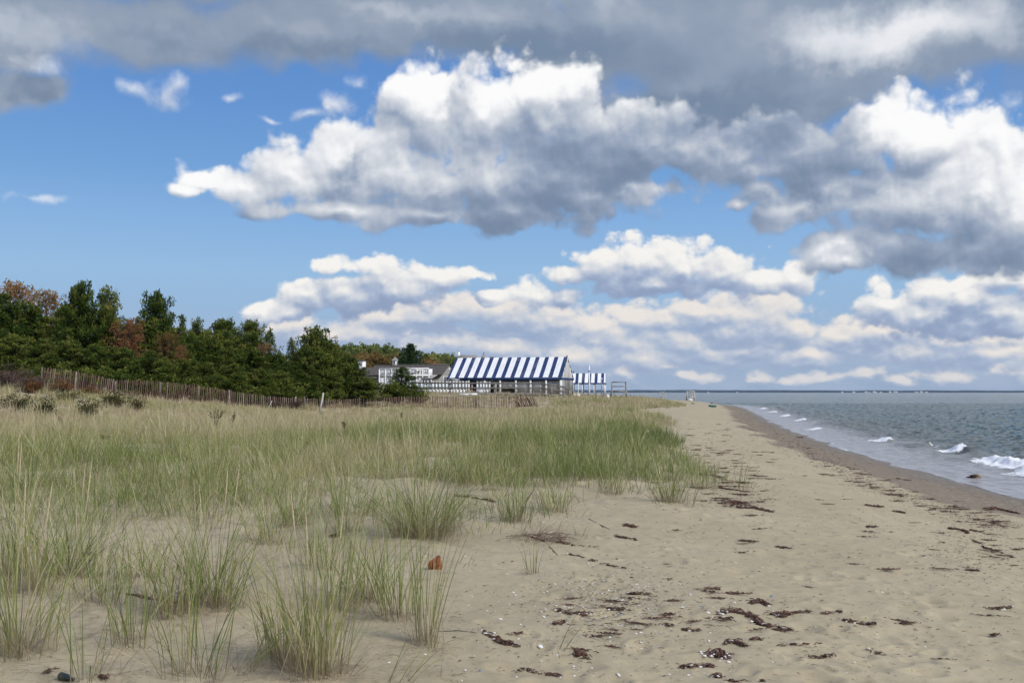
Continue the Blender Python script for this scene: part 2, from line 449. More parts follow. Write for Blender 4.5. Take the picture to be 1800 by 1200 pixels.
def _tps_fit(P, z, lam=0.02):
    n = len(P); r = np.linalg.norm(P[:, None] - P[None], axis=2) / 20.0
    K = r * r * np.log(r + 1e-9) + lam * np.eye(n); A = np.zeros((n + 3, n + 3))
    A[:n, :n] = K; A[:n, n] = 1; A[:n, n + 1:] = P / 20.0; A[n, :n] = 1; A[n + 1:, :n] = P.T / 20.0
    return np.linalg.solve(A, np.concatenate([z, np.zeros(3)]))
_TW = _tps_fit(CPT[:, :2], CPT[:, 2])
def tps(x, y):
    x = np.asarray(x, float); y = np.asarray(y, float); sh = x.shape
    x = x.ravel(); y = y.ravel(); out = np.empty(len(x))
    for i in range(0, len(x), 60000):
        a, b = x[i:i + 60000], y[i:i + 60000]
        r = np.hypot(a[:, None] - CPT[None, :, 0], b[:, None] - CPT[None, :, 1]) / 20.0
        out[i:i + 60000] = (r * r * np.log(r + 1e-9)) @ _TW[:-3] + _TW[-3] + _TW[-2] * a / 20 + _TW[-1] * b / 20
    return out.reshape(sh)
def beach(s):
    return np.interp(s, [-400, -60, -12, -3, 0, 2.5, 4.5, 8, 11, 14, 30, 80], [-9, -4, -1.1, -0.28, 0.0, 0.25, 0.50, 1.03, 1.25, 1.33, 1.42, 1.5])
_dimp = []
for i in range(620):
    a_, d_ = rng.uniform(0.0, 0.52), 4.2 + 22 * rng.random() ** 1.5
    _dimp.append((d_ * math.tan(a_) + rng.uniform(-0.3, 0.4), d_, rng.uniform(0, PI), rng.uniform(0.045, 0.115), rng.uniform(0.006, 0.022)))
def height(x, y, fine=True):
    x = np.asarray(x, float); y = np.asarray(y, float)
    s = shore_s(x, y)
    t = np.interp(y, GRASS_Y, GRASS_X) - x
    w = sstep(-3.0, 4.0, t)
    b = beach(s)
    inl = np.clip(tps(x, y), 0.9, 16)
    h = b * (1 - w) + np.maximum(inl, np.minimum(b, 1.2)) * w
    if fine:
        near = sstep(140, 40, y)
        h = h + near * w * 0.10 * fbm(x * 0.55, y * 0.55, 3) * sstep(0.5, 4, s)
        h = h + 0.030 * fbm(x * 0.8 + 31, y * 0.8, 3) * sstep(3, 7, s) * near
        h = h + 0.014 * fbm(x * 2.6 + 5, y * 2.6, 3) * sstep(3, 6, s) * sstep(60, 20, y)
    return h
def dimples(x, y):
    h = np.zeros_like(x)
    for (cx, cy, a, r, dp) in _dimp:
        m = (np.abs(x - cx) < 0.5) & (np.abs(y - cy) < 0.5)
        if not m.any(): continue
        dx, dy = x[m] - cx, y[m] - cy
        u = (dx * math.cos(a) + dy * math.sin(a)) / (r * 1.6); v = (-dx * math.sin(a) + dy * math.cos(a)) / r
        q = np.sqrt(u * u + v * v)
        h[m] += dp * (-np.exp(-q * q * 1.6) + 0.45 * np.exp(-((q - 1.35) / 0.35) ** 2))
    return h
def hz(x, y): return float(height(np.array([x]), np.array([y]))[0])
def ground(px, py, dmax=400):
    """where the view ray through a pixel of the photograph meets the land"""
    x, y, z = ray(px, py)
    d = np.geomspace(2.5, dmax, 900)
    g = EYE + z / y * d - height(x / y * d, d)
    i = np.argmax(g < 0)
    if g[i] >= 0: i = len(d) - 1
    if i == 0: i = 1
    f = g[i - 1] / (g[i - 1] - g[i] + 1e-9)
    dd = d[i - 1] + f * (d[i] - d[i - 1])
    return np.array((x / y * dd, dd, hz(x / y * dd, dd)))

def setp(o, label=None, cat=None, group=None, kind=None):
    if label: o['label'] = label
    if cat: o['category'] = cat
    if group: o['group'] = group
    if kind: o['kind'] = kind
    return o
def thing(name, loc, label, cat, group=None, rz=0.0):
    o = bpy.data.objects.new(name, None)
    COL.objects.link(o)
    o.location = loc; o.rotation_euler = (0, 0, rz)
    o.empty_display_size = 0.2
    return setp(o, label, cat, group)
def copy_tree(root):
    c = root.copy(); COL.objects.link(c)
    for ch in root.children:
        d = ch.copy(); COL.objects.link(d); d.parent = c
        for g in ch.children:
            e = g.copy(); COL.objects.link(e); e.parent = d
    return c

# ------------------------------------------------------------------ simple material
def pmat(name, color, rough=0.8, var=0.12, scale=6.0, spec=0.3, bump=0.0, bscale=40.0, metallic=0.0, coord='Object', stretch=(1, 1, 1), var2=None):
    m = bpy.data.materials.new(name); m.use_nodes = True
    t = m.node_tree; t.nodes.clear(); N = NT(t)
    tc_ = N.n('ShaderNodeTexCoord')
    v = N.vec('MULTIPLY', tc_.outputs[coord], stretch)
    no = N.noise(v, scale, 5.0, 0.6)
    c0 = tuple(max(0, c * (1 - var * 1.6)) for c in color); c1 = tuple(min(1, c * (1 + var)) for c in color)
    if var2: c1 = var2
    cc = N.mix(N.mrange(no, 0.3, 0.7), c0, c1)
    b = N.n('ShaderNodeBsdfPrincipled')
    N.put(b.inputs['Base Color'], cc); b.inputs['Roughness'].default_value = rough
    b.inputs['Specular IOR Level'].default_value = spec; b.inputs['Metallic'].default_value = metallic
    if bump:
        bn = N.n('ShaderNodeBump'); bn.inputs['Strength'].default_value = bump; bn.inputs['Distance'].default_value = 0.01
        N.put(bn.inputs['Height'], N.noise(v, bscale, 4.0, 0.6)); N.put(b.inputs['Normal'], bn.outputs[0])
    o = N.n('ShaderNodeOutputMaterial'); t.links.new(b.outputs[0], o.inputs[0])
    return m

# ------------------------------------------------------------------ sand
def polar_grid(ang, dist):
    A, Dd = np.meshgrid(ang, dist)
    x, y = np.tan(np.clip(A, -1.35, 1.35)) * Dd, Dd
    m, n = A.shape
    idx = np.arange(m * n).reshape(m, n)
    q = np.stack([idx[:-1, :-1], idx[:-1, 1:], idx[1:, 1:], idx[1:, :-1]], -1).reshape(-1, 4)
    return x, y, q
ang = np.concatenate([np.linspace(-1.3, -0.56, 60)[:-1], np.linspace(-0.56, 0.56, 800), np.linspace(0.56, 1.2, 30)[1:]])
dist = np.concatenate([np.linspace(-8, 3.6, 26)[:-1], np.geomspace(3.6, 60, 720)[:-1], np.geomspace(60, 620, 150)])
A, Dd = np.meshgrid(ang, dist)
spread = np.maximum(Dd, 3.2)
gx, gy = np.tan(A) * spread, Dd
m_, n_ = A.shape
idx = np.arange(m_ * n_).reshape(m_, n_)
gq = np.stack([idx[:-1, :-1], idx[:-1, 1:], idx[1:, 1:], idx[1:, :-1]], -1).reshape(-1, 4)
gs = shore_s(gx, gy)
gzv = height(gx, gy) + dimples(gx, gy) * sstep(2.5, 5, gs)
gzv = gzv + 0.004 * fbm(gx * 9, gy * 9, 2) * sstep(30, 10, gy) * sstep(3, 6, gs)
gt = np.interp(gy, GRASS_Y, GRASS_X) - gx
edge = fbm(gx * 0.35, gy * 0.2, 4)
wet = sstep(4.5, 3.1, gs + 1.3 * edge)
soaked = sstep(2.3, 0.4, gs + 0.8 * edge)
grassy = sstep(-0.6, 1.2, gt + 1.0 * edge)

sand = bpy.data.materials.new("sand"); sand.use_nodes = True
t_ = sand.node_tree; t_.nodes.clear(); N = NT(t_)
tcs = N.n('ShaderNodeTexCoord').outputs['Object']
n1 = N.noise(tcs, 0.5, 4.0, 0.6); n2 = N.noise(tcs, 7.0, 5.0, 0.65); n3 = N.noise(tcs, 190.0, 2.0, 0.6)
dry = N.mix(N.mrange(n1, 0.3, 0.7), (0.388, 0.332, 0.222), (0.440, 0.382, 0.260))
dry = N.mix(N.mrange(n2, 0.45, 0.75, 0, 0.5), dry, (0.32, 0.268, 0.165))
dry = N.mix(N.mrange(n3, 0.25, 0.8, 0.0, 0.42), dry, (0.215, 0.175, 0.115))
# grains and chips
v1 = N.voro(tcs, 30.0, 0.0, 0.5, '3D', 'F1'); vc = N.n('ShaderNodeTexVoronoi'); N.put(vc.inputs['Vector'], tcs); vc.inputs['Scale'].default_value = 30.0
rnd = N.n('ShaderNodeSeparateColor'); N.put(rnd.inputs[0], vc.outputs['Color'])
chip = N.math('MULTIPLY', N.mrange(v1, 0.22, 0.16), N.math('GREATER_THAN', rnd.outputs[0], 0.93))
chipc = N.mix(N.math('GREATER_THAN', rnd.outputs[1], 0.6), (0.10, 0.075, 0.06), (0.55, 0.52, 0.48))
dry = N.mix(N.math('MULTIPLY', chip, 0.8), dry, chipc)
# litter between the grass stems
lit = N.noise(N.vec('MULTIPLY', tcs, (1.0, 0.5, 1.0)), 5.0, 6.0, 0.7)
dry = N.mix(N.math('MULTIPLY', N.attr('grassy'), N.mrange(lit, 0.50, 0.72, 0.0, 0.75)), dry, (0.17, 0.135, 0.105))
# wet shingle by the water
vg = N.n('ShaderNodeTexVoronoi'); N.put(vg.inputs['Vector'], N.vec('MULTIPLY', tcs, (1.0, 0.7, 1.0))); vg.inputs['Scale'].default_value = 14.0
sg = N.n('ShaderNodeSeparateColor'); N.put(sg.inputs[0], vg.outputs['Color'])
grav = N.ramp(sg.outputs[0], [(0.0, (0.05, 0.04, 0.035)), (0.35, (0.13, 0.105, 0.078)), (0.7, (0.20, 0.163, 0.118)), (0.95, (0.25, 0.205, 0.155)), (1.0, (0.5, 0.47, 0.42))])
wetc = N.mix(N.mrange(n2, 0.35, 0.65, 0.15, 0.65), (0.245, 0.200, 0.140), grav)
soak = N.mix(N.mrange(n2, 0.35, 0.65, 0.25, 0.75), (0.170, 0.139, 0.096), grav)
wa = N.attr('wet'); so = N.attr('soaked')
cs = N.mix(N.mrange(N.math('ADD', wa, N.math('MULTIPLY', N.math('SUBTRACT', n2, 0.5), 0.9)), 0.25, 0.75), dry, wetc)
cs = N.mix(so, cs, soak)
pb = N.n('ShaderNodeBsdfPrincipled')
N.put(pb.inputs['Base Color'], cs)
N.put(pb.inputs['Roughness'], N.math('MULTIPLY_ADD', so, -0.45, 0.92))
pb.inputs['Specular IOR Level'].default_value = 0.25
bn = N.n('ShaderNodeBump'); bn.inputs['Strength'].default_value = 0.6; bn.inputs['Distance'].default_value = 0.012
N.put(bn.inputs['Height'], N.math('ADD', N.math('MULTIPLY', n3, 0.35), N.math('MULTIPLY', n2, 1.0)))
N.put(pb.inputs['Normal'], bn.outputs[0])
mo = N.n('ShaderNodeOutputMaterial'); t_.links.new(pb.outputs[0], mo.inputs[0])
go = mesh_np("ground", np.stack([gx, gy, gzv], -1), gq, sand, {'wet': wet, 'soaked': soaked, 'grassy': grassy}, smooth=True)
setp(go, kind='structure')

# ------------------------------------------------------------------ sea
angw = np.concatenate([np.linspace(-0.75, 0.10, 60)[:-1], np.linspace(0.10, 0.56, 620), np.linspace(0.56, 1.25, 90)[1:]])
disw = np.concatenate([np.geomspace(4, 17, 60)[:-1], np.geomspace(17, 260, 640)[:-1], np.geomspace(260, 9000, 130)])
wx, wy, wq = polar_grid(angw, disw)
ws = shore_s(wx, wy)                              # negative = out at sea
off = -ws
# wind chop
wz = np.zeros_like(wx)
wr = np.random.default_rng(5)
for i in range(44):
    L = math.exp(wr.uniform(math.log(0.55), math.log(7.5)))
    a = wr.normal(PI * 0.80, 0.55)                # running on to the beach
    k = 2 * PI / L; amp = 0.0075 * L ** 0.8
    ph = wr.uniform(0, 2 * PI)
    vis = sstep(L * 260, L * 90, wy)              # too short to be meshed far off
    s_ = np.sin(k * (math.cos(a) * wx + math.sin(a) * wy) + ph + 1.3 * perlin(wx * 0.13 / L * 3 + i, wy * 0.13 / L * 3))
    wz += vis * amp * (1 - np.abs(s_)) * 1.7
wz -= wz.mean()
calm = sstep(0.2, 7.0, off)
wz *= 0.25 + 0.75 * calm
# breakers: pixel of the middle, width (m), height (m), foam
foam = np.zeros_like(wx)
BRK = [(1775, 812, 2.6, 0.32, 1.0), (1686, 788.5, 1.0, 0.28, 0.85), (1590, 781, 2.6, 0.15, 0.12), (1557, 773, 1.5, 0.14, 0.7), (1440, 752, 1.8, 0.14, 0.7), (1412, 737, 2.4, 0.18, 0.8), (1385, 729, 3.6, 0.16, 0.85),
       (1362, 722, 4.4, 0.13, 0.8), (1345, 716, 5.0, 0.12, 0.75), (1440, 741, 2.0, 0.16, 0.4), (1860, 835, 3.0, 0.3, 1.0), (1705, 795, 3.0, 0.12, 0.1)]
for (px, py, wd, hh, fo) in BRK:
    x_, y_, z_ = ray(px, py + (6 if hh > 0.2 else 2)); d_ = -EYE / z_ * y_; cx, cy = x_ / y_ * d_, d_
    i_ = np.interp(cy + 1, SHORE_Y, SHORE_X) - np.interp(cy - 1, SHORE_Y, SHORE_X)
    tl = np.array((i_ / 2, 1.0)); tl /= np.linalg.norm(tl); nl = np.array((tl[1], -tl[0]))
    al = (wx - cx) * tl[0] + (wy - cy) * tl[1]; cr = (wx - cx) * nl[0] + (wy - cy) * nl[1]
    cr = cr + 0.25 * fbm(al * 0.8, cr * 0.3 + px, 2)
    el_ = np.exp(-(np.abs(al) / wd) ** 3)
    prof = np.where(cr < 0, np.exp(-(cr / 0.36) ** 2), np.exp(-(cr / 0.9) ** 2))
    wz += hh * el_ * prof * (1 + 0.35 * fbm(al * 1.6, cr * 1.6, 2)) 
    rag = fbm(al * 1.3 + px, cr * 2.2, 3)
    foam = np.maximum(foam, fo * sstep(0.25, 0.8, el_ + 0.35 * rag) * sstep(-1.4, -0.45, cr + 0.6 * rag) * sstep(0.5, 0.0, cr + 0.4 * rag))
    wz += foam * 0.05 * fbm(wx * 4, wy * 4, 3) * el_
# the last thin sheet running up the sand
runup = 0.45 + 0.55 * fbm(wy * 0.16, wx * 0.01 + 3, 3) + 0.25 * np.sin(wy * 0.9 + np.sin(wy * 0.31) * 2)
gh = height(wx, wy, fine=False)
sheet = off > -runup
lim = np.where(sheet, gh + 0.012, gh - 0.15)
wz = np.where(ws > -6, np.maximum(wz * sstep(-0.5, 4, off), np.where(sheet, gh + 0.012 + 0.006 * fbm(wx * 1.2, wy * 1.2, 2), -9)), wz)
wz = np.where(sheet, wz, gh - 0.2)
film = sstep(5.6, 1.2, off + 1.4 * fbm(wx * 0.35, wy * 0.25, 3)) 
lace = sstep(0.36, 0.06, np.abs(off + runup - 0.12)) * sstep(0.0, 0.5, fbm(wx * 0.6 + 11, wy * 0.17, 3)) * 0.85
shal = sstep(16, 2, off)
keep = (off.ravel() > -3.5)
qk = keep[wq].any(axis=1)
wq = wq[qk]

sea = bpy.data.materials.new("sea_water"); sea.use_nodes = True
t_ = sea.node_tree; t_.nodes.clear(); N = NT(t_)
tcs = N.n('ShaderNodeTexCoord').outputs['Object']
deep = N.mix(N.mrange(N.noise(N.vec('MULTIPLY', tcs, (0.02, 0.05, 1)), 1.0, 3.0), 0.35, 0.65), (0.032, 0.066, 0.062), (0.052, 0.090, 0.080))
wc = N.mix(N.math('MULTIPLY', N.attr('shallow'), 0.75), deep, (0.115, 0.115, 0.098))
water = N.n('ShaderNodeBsdfPrincipled')
N.put(water.inputs['Base Color'], wc); water.inputs['Roughness'].default_value = 0.16; water.inputs['IOR'].default_value = 1.33
b1 = N.noise(N.vec('MULTIPLY', tcs, (0.8, 1.2, 1)), 2.2, 5.0, 0.62)
b2 = N.noise(N.vec('MULTIPLY', tcs, (0.10, 0.30, 1)), 1.0, 5.0, 0.6)
bn = N.n('ShaderNodeBump'); bn.inputs['Strength'].default_value = 0.9; bn.inputs['Distance'].default_value = 0.16
N.put(bn.inputs['Height'], b1)
bn2 = N.n('ShaderNodeBump'); bn2.inputs['Strength'].default_value = 0.7; bn2.inputs['Distance'].default_value = 1.2
N.put(bn2.inputs['Height'], b2); N.put(bn2.inputs['Normal'], bn.outputs[0])
N.put(water.inputs['Normal'], bn2.outputs[0])
fm = N.n('ShaderNodeBsdfPrincipled'); fm.inputs['Base Color'].default_value = (0.80, 0.82, 0.84, 1); fm.inputs['Roughness'].default_value = 0.7
fl = N.n('ShaderNodeBsdfPrincipled'); fl.inputs['Base Color'].default_value = (0.36, 0.345, 0.345, 1); fl.inputs['Roughness'].default_value = 0.22; N.put(fl.inputs['Normal'], bn.outputs[0])
fn = N.noise(N.vec('MULTIPLY', tcs, (1, 1, 1)), 9.0, 4.0, 0.7)
fn2 = N.noise(N.vec('MULTIPLY', tcs, (1.0, 0.55, 1)), 2.0, 5.0, 0.65)
m1 = N.n('ShaderNodeMixShader'); N.put(m1.inputs[0], N.math('MULTIPLY', N.attr('film'), N.mrange(fn2, 0.33, 0.60, 0.25, 0.95)))
t_.links.new(water.outputs[0], m1.inputs[1]); t_.links.new(fl.outputs[0], m1.inputs[2])
m2 = N.n('ShaderNodeMixShader')
ff = N.mrange(N.math('ADD', N.math('MAXIMUM', N.attr('foam'), N.math('MULTIPLY', N.attr('lace'), 0.8)), N.math('MULTIPLY', N.math('SUBTRACT', fn, 0.5), 1.1)), 0.32, 0.62)
N.put(m2.inputs[0], ff)
t_.links.new(m1.outputs[0], m2.inputs[1]); t_.links.new(fm.outputs[0], m2.inputs[2])
mo = N.n('ShaderNodeOutputMaterial'); t_.links.new(m2.outputs[0], mo.inputs[0])
so_ = mesh_np("sea", np.stack([wx, wy, wz], -1), wq, sea, {'foam': foam, 'film': film, 'lace': lace, 'shallow': shal}, smooth=True)
setp(so_, kind='structure')

# the farther shore: a low wooded coast six kilometres off
fx = np.linspace(-1200, 4600, 700)
prof = 12.5 + 3.5 * fbm(fx * 0.004, fx * 0 + 2.0, 4) + 1.6 * fbm(fx * 0.03, fx * 0 + 7.0, 3) + np.interp(fx, [-1200, 200, 900, 1800, 2600, 4600], [2.5, 2.5, 1.5, 0.5, -1.0, -1.0])
rows = [(5980, 0.0), (5986, 0.22), (6010, 0.75), (6060, 1.0), (6300, 1.15)]
fv = np.concatenate([np.stack([fx, np.full_like(fx, yy), prof * kk - (0.3 if kk == 0 else 0)], -1) for yy, kk in rows])
nn = len(fx)
fq = np.concatenate([np.stack([np.arange(nn - 1) + r * nn, np.arange(1, nn) + r * nn, np.arange(1, nn) + (r + 1) * nn, np.arange(nn - 1) + (r + 1) * nn], -1) for r in range(len(rows) - 1)])
coast = pmat("coast_wood", (0.022, 0.038, 0.045), 0.95, 0.4, 0.02)
fo_ = mesh_np("far_shore_terrain", fv, fq, coast, smooth=False)
setp(fo_, kind='structure')
# ------------------------------------------------------------------ dune grass
def leaf_material(name, stops, trans=0.35, rough=0.55, hue=True):
    m = bpy.data.materials.new(name); m.use_nodes = True
    t = m.node_tree; t.nodes.clear(); N = NT(t)
    tint = N.attr('tint'); al = N.attr('along')
    c = N.ramp(tint, stops)
    c = N.mix(N.mrange(al, 0.30, 0.0, 0.0, 0.75), c, (0.30, 0.225, 0.15))
    c = N.mix(N.mrange(al, 0.72, 1.0, 0.0, 0.55), c, (0.40, 0.32, 0.17))
    d = N.n('ShaderNodeBsdfDiffuse'); N.put(d.inputs[0], c)
    tr = N.n('ShaderNodeBsdfTranslucent'); N.put(tr.inputs[0], c)
    gl = N.n('ShaderNodeBsdfGlossy'); gl.inputs['Roughness'].default_value = 0.45; gl.inputs[0].default_value = (0.9, 0.9, 0.85, 1)
    a = N.n('ShaderNodeMixShader'); a.inputs[0].default_value = trans
    t.links.new(d.outputs[0], a.inputs[1]); t.links.new(tr.outputs[0], a.inputs[2])
    b = N.n('ShaderNodeMixShader'); b.inputs[0].default_value = 0.04
    t.links.new(a.outputs[0], b.inputs[1]); t.links.new(gl.outputs[0], b.inputs[2])
    o = N.n('ShaderNodeOutputMaterial'); t.links.new(b.outputs[0], o.inputs[0])
    return m
GRASS_STOPS = [(0.0, (0.068, 0.110, 0.027)), (0.25, (0.150, 0.208, 0.050)), (0.5, (0.280, 0.312, 0.094)), (0.68, (0.420, 0.385, 0.195)), (0.85, (0.57, 0.49, 0.32)), (0.95, (0.35, 0.265, 0.19)), (1.0, (0.22, 0.165, 0.125))]
M_grass = leaf_material("beach_grass", GRASS_STOPS)
M_stem = leaf_material("dry_grass_stems", [(0.0, (0.40, 0.30, 0.20)), (0.5, (0.26, 0.19, 0.14)), (1.0, (0.13, 0.10, 0.085))], 0.15)

def blades(pos, az, h, w, lean, curl, tint, nseg, r, face_jit=0.9, broken=0.09):
    """thin leaves: pos (N,3) roots, az direction they bend to, h length, w width"""
    n = len(pos)
    t = np.linspace(0, 1, nseg + 1)[None, :]
    dx, dy = np.cos(az)[:, None], np.sin(az)[:, None]
    out = h[:, None] * (lean[:, None] * t + curl[:, None] * t * t)
    up = h[:, None] * (t * np.sqrt(np.maximum(0.05, 1 - lean ** 2))[:, None] - 0.42 * (curl ** 2)[:, None] * t ** 2 - 0.16 * curl[:, None] * t ** 3)
    cx = pos[:, 0:1] + dx * out; cy = pos[:, 1:2] + dy * out; cz = pos[:, 2:3] + up - 0.01
    brk = r.random(n) < broken; tk = r.uniform(0.35, 0.75, n)[:, None]; ex = np.maximum(0, t - tk) * brk[:, None] * h[:, None]
    out = out + ex * 0.75; up = np.maximum(up - ex * 1.45, 0.0 * up + 0.004)
    cx = pos[:, 0:1] + dx * out; cy = pos[:, 1:2] + dy * out; cz = pos[:, 2:3] + up - 0.01
    ph = (az + PI / 2 + r.normal(0, face_jit, n))[:, None]
    wd = w[:, None] * np.clip(0.55 + 1.8 * t, 0, 1) * np.maximum(0.06, (1 - t) ** 0.75) * 0.5
    L = np.stack([cx - np.cos(ph) * wd, cy - np.sin(ph) * wd, cz], -1)
    Rr = np.stack([cx + np.cos(ph) * wd, cy + np.sin(ph) * wd, cz], -1)
    v = np.stack([L, Rr], 2).reshape(n, -1, 3)              # n, 2*(nseg+1), 3
    k = 2 * (nseg + 1)
    base = (np.arange(n) * k)[:, None]
    q = np.concatenate([np.stack([base + 2 * i, base + 2 * i + 1, base + 2 * i + 3, base + 2 * i + 2], -1) for i in range(nseg)], 1).reshape(-1, 4)
    tn = np.repeat(tint[:, None], k, 1).ravel()
    al = np.repeat(np.repeat(t, 2, axis=1), n, axis=0).ravel()
    return v.reshape(-1, 3), q, tn, al
class Bl:
    def __init__(self): self.v, self.q, self.tn, self.al, self.n = [], [], [], [], 0
    def add(self, b):
        v, q, tn, al = b
        self.v.append(v); self.q.append(q + self.n); self.tn.append(tn); self.al.append(al); self.n += len(v)
    def build(self, name, mat, parent=None):
        return mesh_np(name, np.concatenate(self.v), np.concatenate(self.q), mat, {'tint': np.concatenate(self.tn), 'along': np.concatenate(self.al)}, parent=parent)

M_seed = pmat("seed_spike", (0.50, 0.42, 0.28), 0.85, 0.15, 60)
gr = np.random.default_rng(77)
field = Bl()
def tuft_field(d0, d1, per_m2, nb, nseg, wscale, hscale, amin=-0.60, amax=0.32):
    area = 0
    # sample evenly over the wedge
    n = int(per_m2 * 0.5 * (math.tan(amax) - math.tan(amin)) * (d1 ** 2 - d0 ** 2))
    d = np.sqrt(gr.uniform(d0 ** 2, d1 ** 2, n)); x = d * gr.uniform(math.tan(amin), math.tan(amax), n)
    t = np.interp(d, GRASS_Y, GRASS_X) - x
    patch = fbm(x * 0.30 + 3, d * 0.30, 3)
    hump = 0.85 + 0.75 * fbm(x * 0.75 + 13, d * 0.55, 2)
    edge_n = fbm(x * 0.5, d * 0.5 + 40, 3)
    dens = sstep(-0.5, 0.7, t + 1.1 * edge_n) * sstep(-0.42, 0.12, patch + 0.016 * (d - 14))
    front = sstep(9.5, 18.0, d + 4.6 * fbm(x * 0.42 + 7, d * 0.42, 3) + 0.9 * edge_n - 0.16 * np.minimum(0, x + 2) + 0.5 * sstep(-2.0, 1.0, x))
    mid = sstep(6.0, 10.5, d + 1.5 * edge_n) * sstep(0.2, -1.5, x)
    dens = dens * np.clip(0.05 + 0.42 * mid + 0.97 * front, 0, 1)
    keep = gr.random(n) < dens
    x, d, t, patch = x[keep], d[keep], t[keep], patch[keep]
    z = height(x, d)
    ok = shore_s(x, d) > 4.5
    x, d, z, t = x[ok], d[ok], z[ok], t[ok]
    m = len(x)
    size = np.clip(gr.normal(0.95, 0.26, m), 0.4, 1.5) * (0.62 + 0.38 * front[keep][ok]) * (0.72 + 0.28 * sstep(0, 2.5, t)) * hscale
    size = size * np.clip(hump[keep][ok], 0.55, 1.3)
    land = sstep(0.07, 0.02, x / d)
    size = size * (1 - 0.35 * land * sstep(38, 60, d) * sstep(112, 92, d)) * (1 - 0.5 * land * sstep(92, 97, d) * sstep(135, 112, d)) * (1 - 0.25 * sstep(100, 120, d))
    green = 0.5 + 1.1 * fbm(x * 0.16 + 9, d * 0.10, 3) + 0.35 * sstep(3.5, 0.5, t)
    db = 25 + 17 * sstep(-9, -2, x)
    green = green - 0.75 * sstep(db - 7, db + 9, d) + 0.20 * sstep(24, 16, d) + 0.22 * sstep(1.5, 6, x) * sstep(95, 60, d)
    k = (gr.poisson(nb, m) * (0.30 + 0.70 * front[keep][ok])).astype(int).clip(4)
    ti = np.repeat(np.arange(m), k); nb_ = len(ti)
    rad = 0.05 + (0.15 + 0.14 * sstep(26, 12, d[ti])) * gr.random(nb_) ** 0.75
    an = gr.uniform(0, 2 * PI, nb_)
    px_ = x[ti] + rad * np.cos(an); py_ = d[ti] + rad * np.sin(an)
    pos = np.stack([px_, py_, z[ti]], -1)
    az = an + gr.normal(0, 0.7, nb_)
    h = (0.62 * size[ti]) * gr.uniform(0.45, 1.15, nb_)
    lean = np.clip(np.abs(gr.normal(0.20, 0.22, nb_)), 0, 0.85)
    curl = np.abs(gr.normal(0.20, 0.28, nb_))
    dead = gr.random(nb_) < 0.10
    lean = np.where(dead, gr.uniform(0.5, 0.95, nb_), lean); h = np.where(dead, h * 0.6, h)
    w = (0.0070 + 0.0035 * gr.random(nb_)) * wscale * (1 + d[ti] * 0.012)
    tint = np.clip(0.62 - 0.40 * green[ti] + gr.normal(0, 0.14, nb_) + 0.24 * (gr.random(nb_) < 0.28), 0.0, 0.90)
    tint = np.where(dead, gr.uniform(0.85, 1.0, nb_), tint)
    # wind from the sea leans the lot a little inland
    field.add(blades(pos, az, h, w, lean, curl, tint, nseg, gr))
    # flowering stalks standing above the leaves
    f = gr.random(m) < 0.30 * sstep(12, 30, d) * sstep(1.0, -0.2, green)
    if f.any():
        xs = np.repeat(x[f], 3) + gr.normal(0, 0.08, 3 * f.sum()); ds = np.repeat(d[f], 3) + gr.normal(0, 0.08, 3 * f.sum()); zs = np.repeat(z[f], 3)
        nn_ = len(xs)
        field.add(blades(np.stack([xs, ds, zs], -1), gr.uniform(0, 2 * PI, nn_), gr.uniform(0.62, 0.95, nn_) * np.repeat(size[f], 3), (0.008 + 0.00018 * ds) * wscale, np.abs(gr.normal(0.1, 0.1, nn_)), np.abs(gr.normal(0.05, 0.1, nn_)), gr.uniform(0.72, 0.88, nn_), max(2, nseg - 1), gr))
tuft_field(4.6, 20, 11.0, 30, 5, 1.0, 1.05)
tuft_field(20, 34, 7.5, 26, 4, 1.15, 1.0)
tuft_field(34, 60, 5.0, 20, 3, 1.5, 0.98)
tuft_field(60, 112, 3.4, 16, 2, 2.2, 0.95, -0.60, 0.24)
tuft_field(112, 215, 1.5, 16, 2, 3.4, 0.95, -0.10, 0.22)
fg = field.build("dune_grass", M_grass)
setp(fg, kind='stuff')

